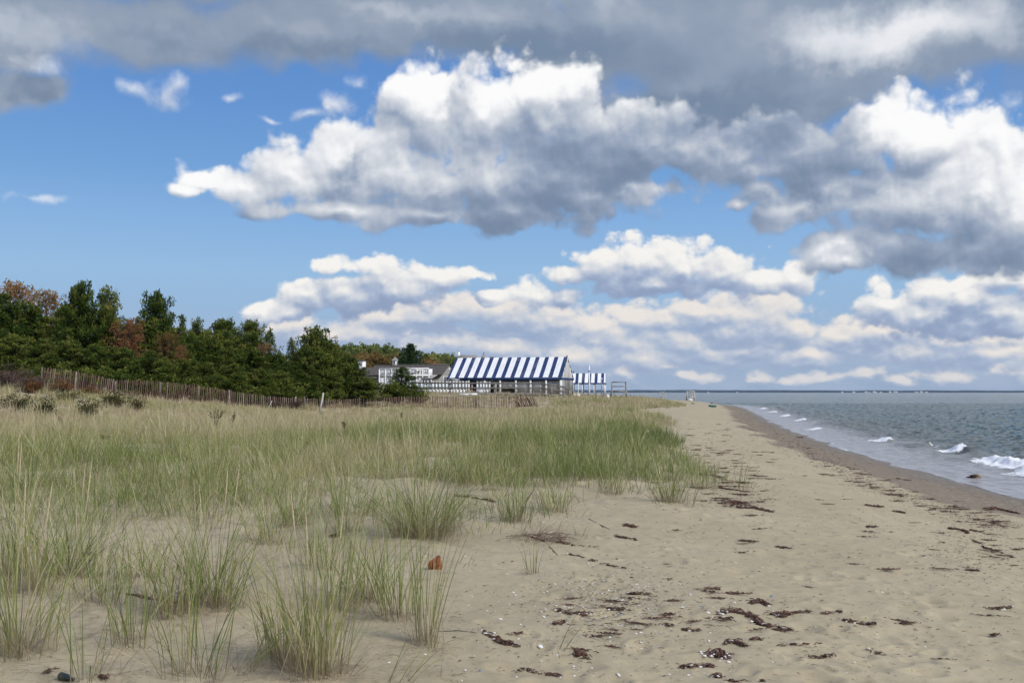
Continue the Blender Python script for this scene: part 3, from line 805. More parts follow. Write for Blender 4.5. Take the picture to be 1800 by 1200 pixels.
# single clumps on the open sand: pixel of the root, height of the leaves in pixels, spread, leaves, greenness
CL = [
 (738, 945, 208, 1.75, 270, 0.30, "tallest tussock of beach grass, standing alone where the meadow meets bare sand", 'big'),
 (908, 915, 110, 0.85, 70, 0.30, "short tuft with pale stems bunched at its foot, above the tangle of dead roots", ''),
 (1178, 882, 92, 0.9, 80, 0.42, "bushy tuft at the grass's seaward tip, skirted with dead brown blades", 'skirt'),
 (978, 898, 78, 0.9, 55, 0.38, "low leaning tuft beside the buried sand ridge at the meadow edge", ''),
 (1075, 868, 88, 0.8, 45, 0.40, "upright thin tuft in the front fringe of the meadow", ''),
 (558, 1186, 300, 0.62, 95, 0.50, "tall straw-streaked grass clump rising from the bottom edge of the sand", 'big'),
 (350, 1188, 215, 0.85, 34, 0.30, "grass clump with one pale bundle of stems and long arching leaves", ''),
 (300, 1078, 190, 0.8, 70, 0.42, "dense upright clump in front of the wooden driftwood piece", ''),
 (375, 1065, 215, 0.95, 110, 0.36, "broad bright green clump fanning wide above the driftwood piece", 'big'),
 (236, 1128, 165, 0.55, 30, 0.30, "narrow dark-footed sprig between the broad clump and the bottle", ''),
 (500, 1160, 205, 0.55, 55, 0.52, "straggling half-dry clump with leaves hanging to both sides", ''),
 (125, 1010, 190, 1.2, 110, 0.28, "deep green rounded tussock near the picture's left side with leaves splayed sideways", 'big'),
 (30, 1150, 290, 1.0, 85, 0.42, "tall blurred tussock cut by the left picture edge", 'big'),
 (150, 1196, 200, 0.7, 16, 0.30, "few separate long leaves standing over the dark bottle", ''),
 (700, 1085, 175, 0.55, 45, 0.34, "slender upright clump left of the rust red shell", ''),
 (748, 1128, 250, 0.30, 26, 0.46, "thin tall sprig standing by itself just below the rust red shell", ''),
 (645, 1055, 170, 0.8, 60, 0.45, "loose clump with dry blades trailing over the sand hollow", ''),
 (590, 1075, 190, 0.6, 36, 0.32, "open wispy clump behind the straw-streaked one", ''),
 (470, 955, 120, 0.9, 44, 0.40, "sparse low tuft beside the bare sand patch in the meadow", ''),
 (520, 925, 105, 0.8, 40, 0.40, "small feathery tuft on the slope of the sand patch", ''),
 (600, 935, 110, 0.9, 40, 0.36, "small tuft leaning against the tallest tussock from its landward side", ''),
 (935, 1008, 58, 0.35, 14, 0.24, "little bunch of broad green leaves alone on sand below the tangle of dead roots", ''),
 (1020, 942, 40, 1.0, 9, 0.20, "sprig of a few dark leaves beside the dead root tangle", ''),
 (985, 1143, 62, 0.25, 4, 0.22, "single pair of slanting leaves among the shell scatter", 'lean'),
 (1030, 1050, 42, 0.4, 4, 0.30, "tiny leaning leaf pair between scraps of weed and shells", 'lean'),
 (700, 1200, 120, 0.9, 9, 0.24, "long bright leaves leaning right at the bottom of the sand", 'lean'),
 (800, 935, 70, 0.3, 12, 0.40, "thin upright sprig right of the tallest tussock's foot", ''),
 (1385 * 0 + 760, 1140, 90, 0.2, 7, 0.72, "few dry reddish stems beside the thin tall sprig", ''),
 (180, 1060, 150, 0.7, 40, 0.34, "mid-sized loose clump right of the deep green tussock", ''),
 (250, 1015, 120, 0.8, 40, 0.40, "faded clump behind the dense upright one", ''),
 (60, 1040, 210, 0.8, 60, 0.46, "ragged half-yellow clump between the left edge and the deep green tussock", ''),
 (430, 1180, 150, 0.6, 14, 0.30, "scattered leaves leaning right beside the pale stem bundle", 'lean'),
 (20, 1010, 230, 0.8, 60, 0.40, "upright clump with a pale seed spike at the left picture edge", ''),
 (860, 862, 80, 0.8, 34, 0.42, "short tuft above the strip of dark weed at the meadow edge", ''),
 (1225, 858, 50, 0.9, 30, 0.50, "last small yellowing tuft nearest the open beach", ''),
 (560, 1000, 130, 0.7, 26, 0.34, "thin clump beside the small dark cone on the sand", ''),
]
cr_ = np.random.default_rng(31)
for (px, py, hp, sp, nb, tn, lab, kind) in CL:
    g0 = ground(px, min(py, 1199))
    if py > 1199: g0 = ground(px, 1199)
    dd = g0[1]
    H = hp / FPX * dd * 1.08
    n = int(nb * 1.45) if nb > 20 else nb
    an = cr_.uniform(0, 2 * PI, n); rr = (0.02 + 0.21 * sp ** 0.7 * cr_.random(n) ** 0.9) * min(1.0, n / 60 + 0.25)
    lx, ly = rr * np.cos(an), rr * np.sin(an)
    lz = height(g0[0] + lx, g0[1] + ly) - g0[2]
    az = an + cr_.normal(0, 0.6, n)
    h = H * np.where(cr_.random(n) < 0.75, cr_.uniform(0.7, 1.12, n), cr_.uniform(0.35, 0.75, n))
    lean = np.clip(np.abs(cr_.normal(0.12 * sp + 0.03, 0.20 * sp + 0.05, n)), 0, 0.8)
    curl = np.abs(cr_.normal(0.18 * sp, 0.34 * sp + 0.05, n))
    if kind == 'lean':
        az = cr_.normal(0.25, 0.3, n); lean = cr_.uniform(0.35, 0.7, n)
        h = h / 0.85
    w = cr_.uniform(0.0056, 0.0105, n) * (1.0 if kind != 'big' else 0.95)
    tint = np.clip(cr_.normal(tn, 0.12, n) + 0.30 * (cr_.random(n) < 0.28), 0.05, 0.9)
    root = thing("beach_grass_clump", g0, lab, "grass clump", "clumps of beach grass on the open sand")
    B = Bl(); B.add(blades(np.stack([lx, ly, lz], -1), az, h, w, lean, curl, tint, 7, cr_))
    B.build("leaf_blades", M_grass, root)
    # dead stems round the foot
    n2 = int(14 + nb * (1.3 if kind == 'skirt' else 0.9))
    an = cr_.uniform(0, 2 * PI, n2); rr = 0.02 + 0.30 * sp ** 0.7 * cr_.random(n2)
    lx, ly = rr * np.cos(an), rr * np.sin(an); lz = height(g0[0] + lx, g0[1] + ly) - g0[2]
    S = Bl(); S.add(blades(np.stack([lx, ly, lz], -1), an + cr_.normal(0, 0.8, n2), H * cr_.uniform(0.12, 0.45, n2), cr_.uniform(0.003, 0.006, n2), np.where(cr_.random(n2) < 0.45, cr_.uniform(0.1, 0.6, n2), cr_.uniform(0.7, 0.99, n2)), cr_.uniform(0, 0.3, n2), cr_.uniform(0.1, 1, n2), 3, cr_))
    S.build("dry_stems", M_stem, root)
    if kind == 'big' or 'seed spike' in lab:
        n3 = 3
        sd_ = MB()
        for j in range(n3):
            a_ = cr_.uniform(0, 2 * PI); l_ = H * cr_.uniform(0.85, 1.05)
            p_ = [(0.05 * math.cos(a_) + math.cos(a_) * 0.12 * l_ * tt, 0.05 * math.sin(a_) + math.sin(a_) * 0.12 * l_ * tt, l_ * tt) for tt in (0, 0.35, 0.70, 0.76, 0.85, 0.95, 1.0)]
            sd_.tube(p_, [0.0016, 0.0015, 0.0013, 0.0034, 0.0042, 0.0028, 0.0008], 5)
        sd_.build("seed_heads", M_seed, root, True)
# ------------------------------------------------------------------ trees
def foliage_material(name, stops, hue_var=0.04, trans=0.3):
    m = bpy.data.materials.new(name); m.use_nodes = True
    t = m.node_tree; t.nodes.clear(); N = NT(t)
    oi = N.n('ShaderNodeObjectInfo')
    c = N.ramp(N.attr('tint'), stops)
    hs = N.n('ShaderNodeHueSaturation')
    N.put(hs.inputs['Hue'], N.math('MULTIPLY_ADD', oi.outputs['Random'], hue_var, 0.5 - hue_var / 2))
    N.put(hs.inputs['Value'], N.math('MULTIPLY_ADD', oi.outputs['Random'], -0.5, 1.25))
    hs.inputs['Saturation'].default_value = 1.0
    N.put(hs.inputs['Color'], c)
    d = N.n('ShaderNodeBsdfDiffuse'); N.put(d.inputs[0], hs.outputs[0])
    tr = N.n('ShaderNodeBsdfTranslucent'); N.put(tr.inputs[0], hs.outputs[0])
    a = N.n('ShaderNodeMixShader'); a.inputs[0].default_value = trans
    t.links.new(d.outputs[0], a.inputs[1]); t.links.new(tr.outputs[0], a.inputs[2])
    o = N.n('ShaderNodeOutputMaterial'); t.links.new(a.outputs[0], o.inputs[0])
    return m
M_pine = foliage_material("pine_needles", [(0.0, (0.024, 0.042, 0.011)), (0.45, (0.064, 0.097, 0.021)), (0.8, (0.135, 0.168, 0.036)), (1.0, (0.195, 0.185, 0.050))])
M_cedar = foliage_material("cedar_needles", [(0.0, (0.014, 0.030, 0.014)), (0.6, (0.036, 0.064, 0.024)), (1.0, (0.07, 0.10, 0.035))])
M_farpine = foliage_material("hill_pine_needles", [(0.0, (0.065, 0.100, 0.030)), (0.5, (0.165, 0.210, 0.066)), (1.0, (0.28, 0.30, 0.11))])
M_rust = foliage_material("rust_leaves", [(0.0, (0.085, 0.052, 0.028)), (0.4, (0.175, 0.092, 0.042)), (0.75, (0.24, 0.135, 0.058)), (1.0, (0.20, 0.15, 0.06))], 0.03, 0.35)
M_amber = foliage_material("amber_leaves", [(0.0, (0.105, 0.072, 0.030)), (0.4, (0.215, 0.135, 0.055)), (0.75, (0.30, 0.205, 0.08)), (1.0, (0.24, 0.22, 0.08))], 0.04, 0.35)
M_scrub = foliage_material("scrub_leaves", [(0.0, (0.040, 0.028, 0.020)), (0.35, (0.050, 0.060, 0.022)), (0.7, (0.088, 0.098, 0.036)), (1.0, (0.15, 0.070, 0.035))], 0.04, 0.3)
M_bare = foliage_material("bare_twigs", [(0.0, (0.055, 0.042, 0.04)), (0.6, (0.12, 0.095, 0.085)), (1.0, (0.15, 0.075, 0.045))], 0.02, 0.1)
M_bark = pmat("bark", (0.085, 0.066, 0.052), 0.9, 0.35, 5, stretch=(1, 1, 0.25), bump=0.6, bscale=14)

def leafcloud(cen, rad, k, ln, wd, tint, r, flat=0.6, up=0.5):
    """k small leaf-sized faces round each clump centre"""
    m = len(cen); n = m * k
    ci = np.repeat(np.arange(m), k)
    u = r.normal(0, 1, (n, 3)); u /= np.linalg.norm(u, axis=1)[:, None]
    rr = r.random(n) ** 0.45
    p = cen[ci] + u * (rad[ci] * rr)[:, None] * np.array((1, 1, flat))
    a = u + r.normal(0, 0.6, (n, 3)) + np.array((0, 0, up)); a /= np.linalg.norm(a, axis=1)[:, None]
    b = np.cross(a, r.normal(0, 1, (n, 3))); b /= np.linalg.norm(b, axis=1)[:, None] + 1e-9
    L = (ln * r.uniform(0.6, 1.3, n))[:, None]; Wd = (wd * r.uniform(0.6, 1.3, n))[:, None]
    v = np.stack([p - b * Wd * 0.5, p + a * L * 0.45 - b * Wd * 0.6, p + a * L, p + a * L * 0.45 + b * Wd * 0.6], 1)
    q = np.arange(n * 4).reshape(n, 4)
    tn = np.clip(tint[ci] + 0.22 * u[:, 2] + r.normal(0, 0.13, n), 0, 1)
    return v.reshape(-1, 3), q, np.repeat(tn, 4)

def make_tree(name, kind, seed, mat, label, cat, wd_=2.2, ht=6.0, nbr=60, k=26, open_=0.0, ln=0.22, wid=0.10):
    """trunk with limbs and a crown of many small leaf clumps; height ht, half width wd_, base at z = 0"""
    r = np.random.default_rng(seed)
    root = thing(name, (0, 0, 0), label, cat)
    T = MB()
    bend = r.normal(0, 0.25, 2)
    top = np.array((bend[0], bend[1], ht * 0.93))
    def trunk(t): return np.array((bend[0] * t ** 1.5 + 0.12 * math.sin(t * 5 + seed), bend[1] * t ** 1.5 + 0.1 * math.cos(t * 4 + seed) - 0.1, ht * 0.93 * t))
    tp = [trunk(t) - (np.array((0, 0, 0.35)) if t == 0 else 0) for t in np.linspace(0, 1, 8)]
    T.tube(tp, np.linspace(0.026 * ht, 0.006 * ht, 8), 7)
    cen, rad, tin = [], [], []
    lobes = r.uniform(0.72, 1.18, 9)
    for i in range(nbr):
        if kind == 'pine':
            h = 0.10 + 0.90 * ((i + r.random()) / nbr) ** 0.85
            prof = (1 - (max(0, h - 0.30) / 0.70) ** 2.0 * 0.62) if h > 0.30 else 0.80 + 0.66 * h
            L = wd_ * prof * r.uniform(0.50, 1.15); rise = r.uniform(0.05, 0.40) + 0.35 * max(0, h - 0.7)
            if h > 0.5 and r.random() < 0.15: continue
        elif kind == 'cone':
            h = 0.06 + 0.94 * ((i + r.random()) / nbr)
            L = wd_ * (1.04 - h) ** 0.75 * r.uniform(0.75, 1.1); rise = r.uniform(0.3, 0.8)
        elif kind == 'round':
            h = 0.2 + 0.8 * ((i + r.random()) / nbr)
            L = wd_ * math.sqrt(max(0.03, 1 - ((h - 0.55) / 0.5) ** 2)) * r.uniform(0.6, 1.08); rise = r.uniform(0.2, 0.7)
        else:                                   # shrub
            h = 0.05 + 0.75 * r.random(); L = wd_ * r.uniform(0.3, 1.05) * math.sqrt(max(0.05, 1.05 - h)); rise = r.uniform(0.1, 0.9)
        az = i * 2.399 + r.normal(0, 0.35)
        L *= lobes[int(az / (2 * PI) * 9) % 9]
        d = np.array((math.cos(az), math.sin(az), rise)); p0 = trunk(min(0.99, h * 0.93)) if kind != 'shrub' else trunk(h * 0.5)
        if kind == 'shrub': p0 = np.array((p0[0], p0[1], ht * h * 0.6))
        pts = [p0 + d * L * s + np.array((0, 0, (0.16 * L * s * s) if kind != 'cone' else 0.02 * L * s)) for s in (0, 0.4, 0.75, 1.0)]
        if L > 0.3: T.tube(pts, [0.010 * ht * (1.1 - h * 0.6), 0.007 * ht * (1.1 - h * 0.6), 0.004 * ht, 0.0015 * ht], 4, cap=False)
        nc = max(1, int(L / (0.36 + 0.3 * open_)))
        for j in range(nc + 1):
            s = 0.35 + 0.68 * (j + r.random() * 0.6) / (nc + 0.6)
            if open_ and r.random() < open_ * (1.05 - s): continue
            c = p0 + d * L * s + np.array((0, 0, 0.16 * L * s * s + 0.08))
            c[:2] += r.normal(0, 0.16 * L, 2) * (0.3 + s) * 0.8
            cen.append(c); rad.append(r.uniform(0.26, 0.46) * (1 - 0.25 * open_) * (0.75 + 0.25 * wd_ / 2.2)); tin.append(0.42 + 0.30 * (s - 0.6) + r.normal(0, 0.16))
    for j in range(5):
        cen.append(trunk(1.0) + r.normal(0, 0.16, 3)); rad.append(0.3); tin.append(0.55)
    cen, rad, tin = np.array(cen), np.array(rad), np.array(tin)
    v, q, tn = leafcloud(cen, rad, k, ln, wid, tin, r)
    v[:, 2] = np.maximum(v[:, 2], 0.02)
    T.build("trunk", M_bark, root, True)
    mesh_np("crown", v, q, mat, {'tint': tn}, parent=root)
    root['_h'] = ht
    return root

P_pine = [make_tree("pine_tree", 'pine', s, M_pine, "", "tree", w, 6.0, nb, 38, op) for s, w, nb, op in ((1, 2.3, 84, 0.12), (2, 2.0, 80, 0.15), (3, 2.5, 90, 0.08), (4, 1.9, 76, 0.2), (5, 2.6, 92, 0.1))]
P_open = [make_tree("pine_tree", 'pine', s, M_pine, "", "tree", 2.2, 6.0, 74, 24, 0.55) for s in (11, 12)]
P_spire = [make_tree("pine_tree", 'cone', s, M_pine, "", "tree", 1.3, 6.0, 50, 22, 0.3) for s in (21,)]
P_cedar = [make_tree("cedar_tree", 'cone', 31, M_cedar, "", "tree", 2.9, 6.0, 110, 30, 0.1)]
P_rust = [make_tree("rust_tree", 'round', s, M_rust, "", "tree", 2.2, 6.0, 56, 18, 0.45, 0.17, 0.11) for s in (41,)]
P_amber = [make_tree("amber_tree", 'round', s, M_amber, "", "tree", 2.4, 6.0, 60, 18, 0.45, 0.17, 0.11) for s in (42,)]
P_hill = [make_tree("hill_pine", 'round', s, M_farpine, "", "tree", 2.8, 6.0, 70, 22, 0.1, 0.34, 0.2) for s in (51, 52)]
P_hamb = [make_tree("hill_oak", 'round', s, M_amber, "", "tree", 2.8, 6.0, 66, 22, 0.1, 0.32, 0.22) for s in (53,)]
P_shrub = [make_tree("shrub", 'shrub', s, M_scrub, "", "shrub", 1.2, 1.4, 40, 14, 0.3, 0.16, 0.06) for s in (61, 62)]
P_rshrub = [make_tree("shrub", 'shrub', s, M_rust, "", "shrub", 1.2, 1.4, 46, 18, 0.3, 0.14, 0.09) for s in (63,)]
P_bare = [make_tree("bare_shrub", 'shrub', s, M_bare, "", "shrub", 1.3, 1.5, 60, 22, 0.3, 0.26, 0.02) for s in (64,)]
P_gshrub = [make_tree("shrub", 'shrub', s, M_pine, "", "shrub", 1.3, 1.5, 56, 24, 0.1, 0.20, 0.09) for s in (65, 66)]
used_protos = set()
tr_ = np.random.default_rng(8)
def plant(protos, px, ytop, d, wpx, label, group=None, ybase=None, name=None):
    """sets a tree so that its crown shows wpx wide with its top at ytop, rooted on the land at depth d"""
    pr = protos[int(tr_.integers(len(protos)))]
    top = at(px, ytop, d)
    zb = hz(top.x, d) - 0.05
    if ybase is not None: zb = min(zb, at(px, ybase, d).z)
    H = max(0.5, top.z - zb)
    if pr.name in used_protos: o = copy_tree(pr)
    else: o = pr; used_protos.add(pr.name)
    base_h = pr['_h']; bw = pr['_w']
    sx = (wpx / FPX * d) / bw
    o.location = (top.x, d, zb)
    o.scale = (sx, sx, H / pr['_ht'])
    o.rotation_euler = (0, 0, tr_.uniform(0, 2 * PI))
    o['label'] = label
    if group: o['group'] = group
    return o
ALLP = P_pine + P_open + P_spire + P_cedar + P_rust + P_amber + P_hill + P_hamb + P_shrub + P_rshrub + P_bare + P_gshrub
for pr in ALLP:
    cr = [c for c in pr.children if c.name.startswith('crown')][0]
    co = np.empty(len(cr.data.vertices) * 3, dtype=np.float32); cr.data.vertices.foreach_get('co', co); co = co.reshape(-1, 3)
    rad = np.hypot(co[:, 0], co[:, 1])
    pr['_w'] = float(np.percentile(rad, 97) * 2); pr['_ht'] = float(np.percentile(co[:, 2], 99.7))

# the skyline of the thicket, left to right
SKY = [
 (P_amber, 12, 487, 86, 120, "tall tree with thinning rust and amber leaves topping the thicket at the left picture edge"),
 (P_amber, 82, 503, 84, 86, "amber leaved tree just left of the tallest pine of the thicket"),
 (P_pine, 140, 498, 71, 78, "tallest pine of the thicket, flat topped, right of the amber tree"),
 (P_pine, 190, 508, 73, 68, "pine with a rounded head and a branch reaching right, second tall pine from the left"),
 (P_pine, 281, 515, 76, 76, "lone standing pine head with layered branches, seen against blue sky"),
 (P_spire, 326, 554, 77, 34, "narrow pine spire just right of the lone pine head"),
 (P_pine, 346, 561, 78, 44, "small pine top between the narrow spire and the broad dark pine"),
 (P_pine, 384, 561, 79, 84, "broad dark pine head in the middle of the thicket skyline"),
 (P_pine, 436, 563, 81, 58, "dark pine with ragged top left of the red bush in the thicket"),
 (P_open, 474, 577, 84, 50, "thin topped dark pine right above the red bush in the thicket"),
 (P_open, 511, 594, 86, 36, "wispy half dead pine top in the dip of the thicket skyline"),
 (P_pine, 549, 576, 84, 82, "rounded tall pine that ends the thicket skyline toward the white house"),
 (P_pine, 590, 602, 85, 56, "pine shoulder stepping down right of the rounded tall pine"),
 (P_pine, 622, 626, 87, 62, "pine standing in front of the white chimney of the house"),
 (P_pine, 640, 662, 85, 86, "low spreading pine bush whose skirt hangs over the snow fence"),
 (P_open, 706, 645, 92, 74, "small open branched pine that stands in front of the white house front"),
 (P_rust, 226, 560, 71.5, 74, "rust leaved tree glowing between two pine heads of the thicket"),
 (P_rust, 296, 584, 72, 52, "rust leaved tree half hidden under the lone pine head"),
 (P_rust, 464, 603, 80, 44, "deep red bush high in the thicket beside the dark ragged pine"),
 (P_rust, 318, 606, 69, 26, "small red leaved spot among green pines in the middle of the thicket"),
 (P_cedar, 719, 605, 176, 60, "dense dark cedar rising behind the house with the cupola"),
]
for (pr, px, yt, d, w, lab) in SKY: plant(pr, px, yt, d, w, lab)
MID = [(8, 520, 74, 110), (52, 535, 75, 104), (104, 538, 75, 96), (152, 540, 74, 100), (180, 548, 75, 96), (205, 562, 73, 94), (250, 562, 74, 94), (232, 572, 75, 90), (310, 578, 76, 86), (360, 582, 77, 90), (262, 560, 79, 60), (298, 592, 73, 76), (338, 590, 75, 80), (392, 596, 76, 84), (415, 588, 82, 70),
       (446, 612, 78, 76), (500, 622, 80, 78), (530, 612, 86, 70), (566, 618, 82, 76), (606, 640, 84, 66), (-40, 520, 74, 110), (-95, 530, 76, 110)]
for (px, yt, d, w) in MID: plant(P_pine, px, yt, d, w, "full green pine in the middle tier of the thicket below the skyline heads", "pines massed in the middle of the thicket")
FRONT = [(20, 588, 67, 96), (72, 596, 66, 84), (122, 600, 66, 80), (170, 606, 66, 84), (222, 612, 66, 80), (272, 618, 66, 76), (322, 632, 67, 70), (362, 636, 70, 70), (408, 640, 72, 66), (456, 648, 75, 66), (496, 652, 77, 60), (540, 652, 80, 62), (584, 660, 82, 56), (-35, 590, 66, 96)]
for (px, yt, d, w) in FRONT: plant(P_pine, px, yt, d, w, "bushy green pine in the lowest tier of the thicket just behind the snow fence", "low pines behind the snow fence")
LOW = [(60, 640, 62, 60), (110, 640, 63, 56), (160, 645, 63, 60), (212, 650, 64, 60), (262, 655, 65, 58), (308, 660, 66, 56), (352, 664, 69, 54), (396, 668, 72, 54), (440, 670, 74, 50), (486, 676, 76, 46), (520, 676, 78, 46), (560, 680, 80, 46)]
for (px, yt, d, w) in LOW: plant(P_gshrub, px, yt, d, w, "low dark green bush filling the foot of the thicket behind the snow fence", "bushes at the foot of the thicket")
for (px, yt, d, w, pr, lab) in [
 (12, 640, 55, 80, P_bare, "grey leafless thorny shrub at the left picture edge above the meadow"),
 (52, 652, 54, 70, P_bare, "grey brown tangle of bare twigs just left of where the snow fence begins"),
 (-30, 650, 55, 80, P_bare, "bare brown shrub cut by the left picture edge"),
 (58, 664, 53.5, 30, P_rshrub, "small russet shrub touching the first pickets of the snow fence"),
 (105, 668, 55.5, 44, P_rshrub, "russet shrub pressed against the high end of the snow fence"),
 (160, 678, 57.5, 40, P_rshrub, "faded russet shrub against the snow fence below the pines' dark foot"),
 (418, 672, 74, 40, P_rshrub, "rust brown bush low at the thicket's foot"),
 (442, 678, 75, 34, P_rshrub, "bright rust bush at the thicket's foot behind the fading fence"),
 (590, 682, 83, 26, P_rshrub, "tiny rust bush beside the low spreading pine"),
 (388, 668, 76, 24, P_rshrub, "tiny red bush between green bushes at the thicket's foot"),
 (25, 690, 45, 70, P_shrub, "reddish green scrub bush in the meadow nearest the left picture edge"),
 (78, 696, 43, 58, P_shrub, "mixed scrub bush below the bare twigs"),
 (122, 684, 52, 56, P_shrub, "low scrub bush below the high end of the snow fence"),
 (158, 698, 45, 50, P_shrub, "brown flecked scrub bush on the grassy bank"),
 (200, 685, 51, 70, P_shrub, "darkest scrub bush on the grassy bank below the snow fence"),
 (240, 694, 50, 40, P_shrub, "small scrub bush at the right end of the grassy bank"),
 (430, 700, 72, 50, P_bare, "purple brown heap of dead brush leaning on the snow fence"),
 (480, 701, 73, 60, P_bare, "wide purple brown heap of dead brush behind the snow fence"),
 (520, 698, 76, 36, P_bare, "dark dead brush beside the leaning fence post"),
]: plant(pr, px, yt, d, w, lab)
# the wooded rise behind the house
plant(P_gshrub, 690, 672, 90.5, 66, "dark low bush spreading round the foot of the small open branched pine")
plant(P_gshrub, 733, 678, 93, 40, "small dark bush at the left end of the boardwalk railing")
HILL = [(600, 606, 210, 60), (640, 604, 215, 56), (672, 606, 220, 52), (690, 611, 225, 44), (752, 620, 225, 40), (770, 621, 230, 44), (790, 622, 235, 34), (575, 604, 215, 50), (550, 606, 220, 60), (656, 610, 205, 46), (625, 610, 205, 46)]
for (px, yt, d, w) in HILL: plant(P_hill, px, yt, d, w, "pale yellow green tree on the rise far behind the white house", "pale green trees on the far rise")
HAMB = [(612, 620, 190, 50), (648, 618, 190, 48), (672, 622, 188, 44), (690, 624, 192, 40), (585, 622, 188, 46), (756, 630, 190, 40), (775, 630, 192, 34), (630, 626, 180, 36), (792, 634, 190, 26)]
for (px, yt, d, w) in HAMB: plant(P_hamb, px, yt, d, w, "tawny autumn tree on the rise in front of the pale green ones", "tawny trees on the far rise")
plant(P_hill, 792, 626, 185, 30, "darker green tree just left of the striped roof's end")
for pr in ALLP:
    if pr.name not in used_protos:
        for c in list(pr.children): bpy.data.objects.remove(c)
        bpy.data.objects.remove(pr)
for o in COL.objects:
    for k_ in ('_h', '_w', '_ht'):
        if k_ in o: del o[k_]
# ------------------------------------------------------------------ materials of built things
M_white = pmat("white_paint", (0.78, 0.79, 0.80), 0.6, 0.05, 3)
M_canvasblue = pmat("blue_canvas", (0.018, 0.042, 0.130), 0.75, 0.15, 2)
M_grey = pmat("weathered_wood", (0.27, 0.255, 0.235), 0.9, 0.25, 4, stretch=(1, 1, 1), bump=0.3, bscale=20)
M_greyd = pmat("dark_weathered_wood", (0.135, 0.125, 0.115), 0.9, 0.3, 4)
M_shingle = pmat("grey_shingle", (0.30, 0.30, 0.285), 0.9, 0.14, 9, bump=0.4, bscale=8)
M_roof = pmat("brown_roof_shingle", (0.095, 0.084, 0.078), 0.95, 0.22, 6, bump=0.4, bscale=8)
M_dark = pmat("dark_interior", (0.018, 0.018, 0.02), 0.6, 0.2, 3)
M_black = pmat("black_paint", (0.012, 0.012, 0.014), 0.5, 0.2, 3)
M_glass = pmat("window_glass", (0.055, 0.075, 0.095), 0.08, 0.3, 1.5, spec=0.6)
M_screen = pmat("sea_glass_panel", (0.24, 0.32, 0.37), 0.15, 0.2, 1.5, spec=0.6)
M_vinyl = pmat("clouded_vinyl", (0.42, 0.42, 0.41), 0.5, 0.22, 1.3, spec=0.4, stretch=(1.5, 1, 0.6))
M_wall = pmat("grey_board_wall", (0.27, 0.27, 0.265), 0.85, 0.15, 2.5, stretch=(6, 1, 0.6))

def stripes(name, period, frac, phase):
    m = bpy.data.materials.new(name); m.use_nodes = True
    t = m.node_tree; t.nodes.clear(); N = NT(t)
    sp_ = N.n('ShaderNodeSeparateXYZ'); tco = N.n('ShaderNodeTexCoord').outputs['Object']
    N.put(sp_.inputs[0], tco)
    f = N.math('FRACT', N.math('DIVIDE', N.math('ADD', sp_.outputs[0], phase), period))
    wob = N.noise(tco, 1.2, 3.0)
    white = N.mix(N.mrange(wob, 0.3, 0.7), (0.74, 0.76, 0.79), (0.80, 0.81, 0.82))
    blue = N.mix(N.mrange(wob, 0.3, 0.7), (0.016, 0.036, 0.115), (0.024, 0.050, 0.145))
    c = N.mix(N.math('LESS_THAN', f, frac), blue, white)
    grime = N.noise(N.vec('MULTIPLY', tco, (1.5, 0.35, 0.35)), 1.0, 5.0, 0.65)
    c = N.mix(N.mrange(grime, 0.5, 0.8, 0.0, 0.4), c, (0.38, 0.39, 0.38))
    b = N.n('ShaderNodeBsdfPrincipled'); N.put(b.inputs['Base Color'], c); b.inputs['Roughness'].default_value = 0.7
    bn_ = N.n('ShaderNodeBump'); bn_.inputs['Strength'].default_value = 0.5; bn_.inputs['Distance'].default_value = 0.08; N.put(bn_.inputs['Height'], N.noise(N.vec('MULTIPLY', tco, (1.2, 0.4, 0.4)), 1.3, 4.0, 0.6)); N.put(b.inputs['Normal'], bn_.outputs[0])
    b.inputs['Specular IOR Level'].default_value = 0.25
    o = N.n('ShaderNodeOutputMaterial'); t.links.new(b.outputs[0], o.inputs[0])
    return m

def roof_mb(L, hd, ze, zr, over=0.0, th=0.07, sag=0.03):
    """gabled canvas: front eave at y = -over, ridge at y = hd"""
    mb = MB(); n = 24
    for side in (0, 1):
        rows = []
        for j in range(7):
            s = j / 6
            y = (-over + (hd + over) * s) if side == 0 else (2 * hd + over - (hd + over) * s)
            z = ze + (zr - ze) * s - sag * math.sin(PI * s)
            rows.append((y, z))
        v = []
        for (y, z) in rows:
            for i in range(n + 1): v.append((L * i / n, y, z))
        q = [(j * (n + 1) + i, j * (n + 1) + i + 1, (j + 1) * (n + 1) + i + 1, (j + 1) * (n + 1) + i) for j in range(6) for i in range(n)]
        if side: q = [f[::-1] for f in q]
        mb.add(v, q)
        v2 = [(x, y, z - th) for (x, y, z) in v]
        mb.add(v2, [f[::-1] for f in q])
    return mb

# ------------------------------------------------------------------ large striped pavilion
TH = R(17)
EL = at(787, 664.5, 142)
L1, HD, ZF = 16.75, 3.4, 2.62
pav = thing("beach_pavilion", (EL.x, EL.y, ZF), "large beach pavilion under a blue and white striped canvas roof, beside the boardwalk", "pavilion", rz=-TH)
ze, zr = EL.z - ZF, at(803, 629, 145.3).z - ZF
roof_mb(L1, HD, ze, zr, 0.25).build("roof", stripes("pavilion_stripes", 1.372, 0.575, 1.372 - 0.34), pav, True)
v_ = MB()
nsc = 48
for (ya, yb) in ((-0.27, -0.25),):
    v_.box((L1 / 2, -0.28, ze - 0.11), (L1 + 0.04, 0.03, 0.34))
v_.box((L1 + 0.03, HD, ze - 0.13), (0.03, 2 * HD + 0.5, 0.30))
v_.box((-0.03, HD, ze - 0.13), (0.03, 2 * HD + 0.5, 0.30))
v_.build("valance", M_canvasblue, pav)
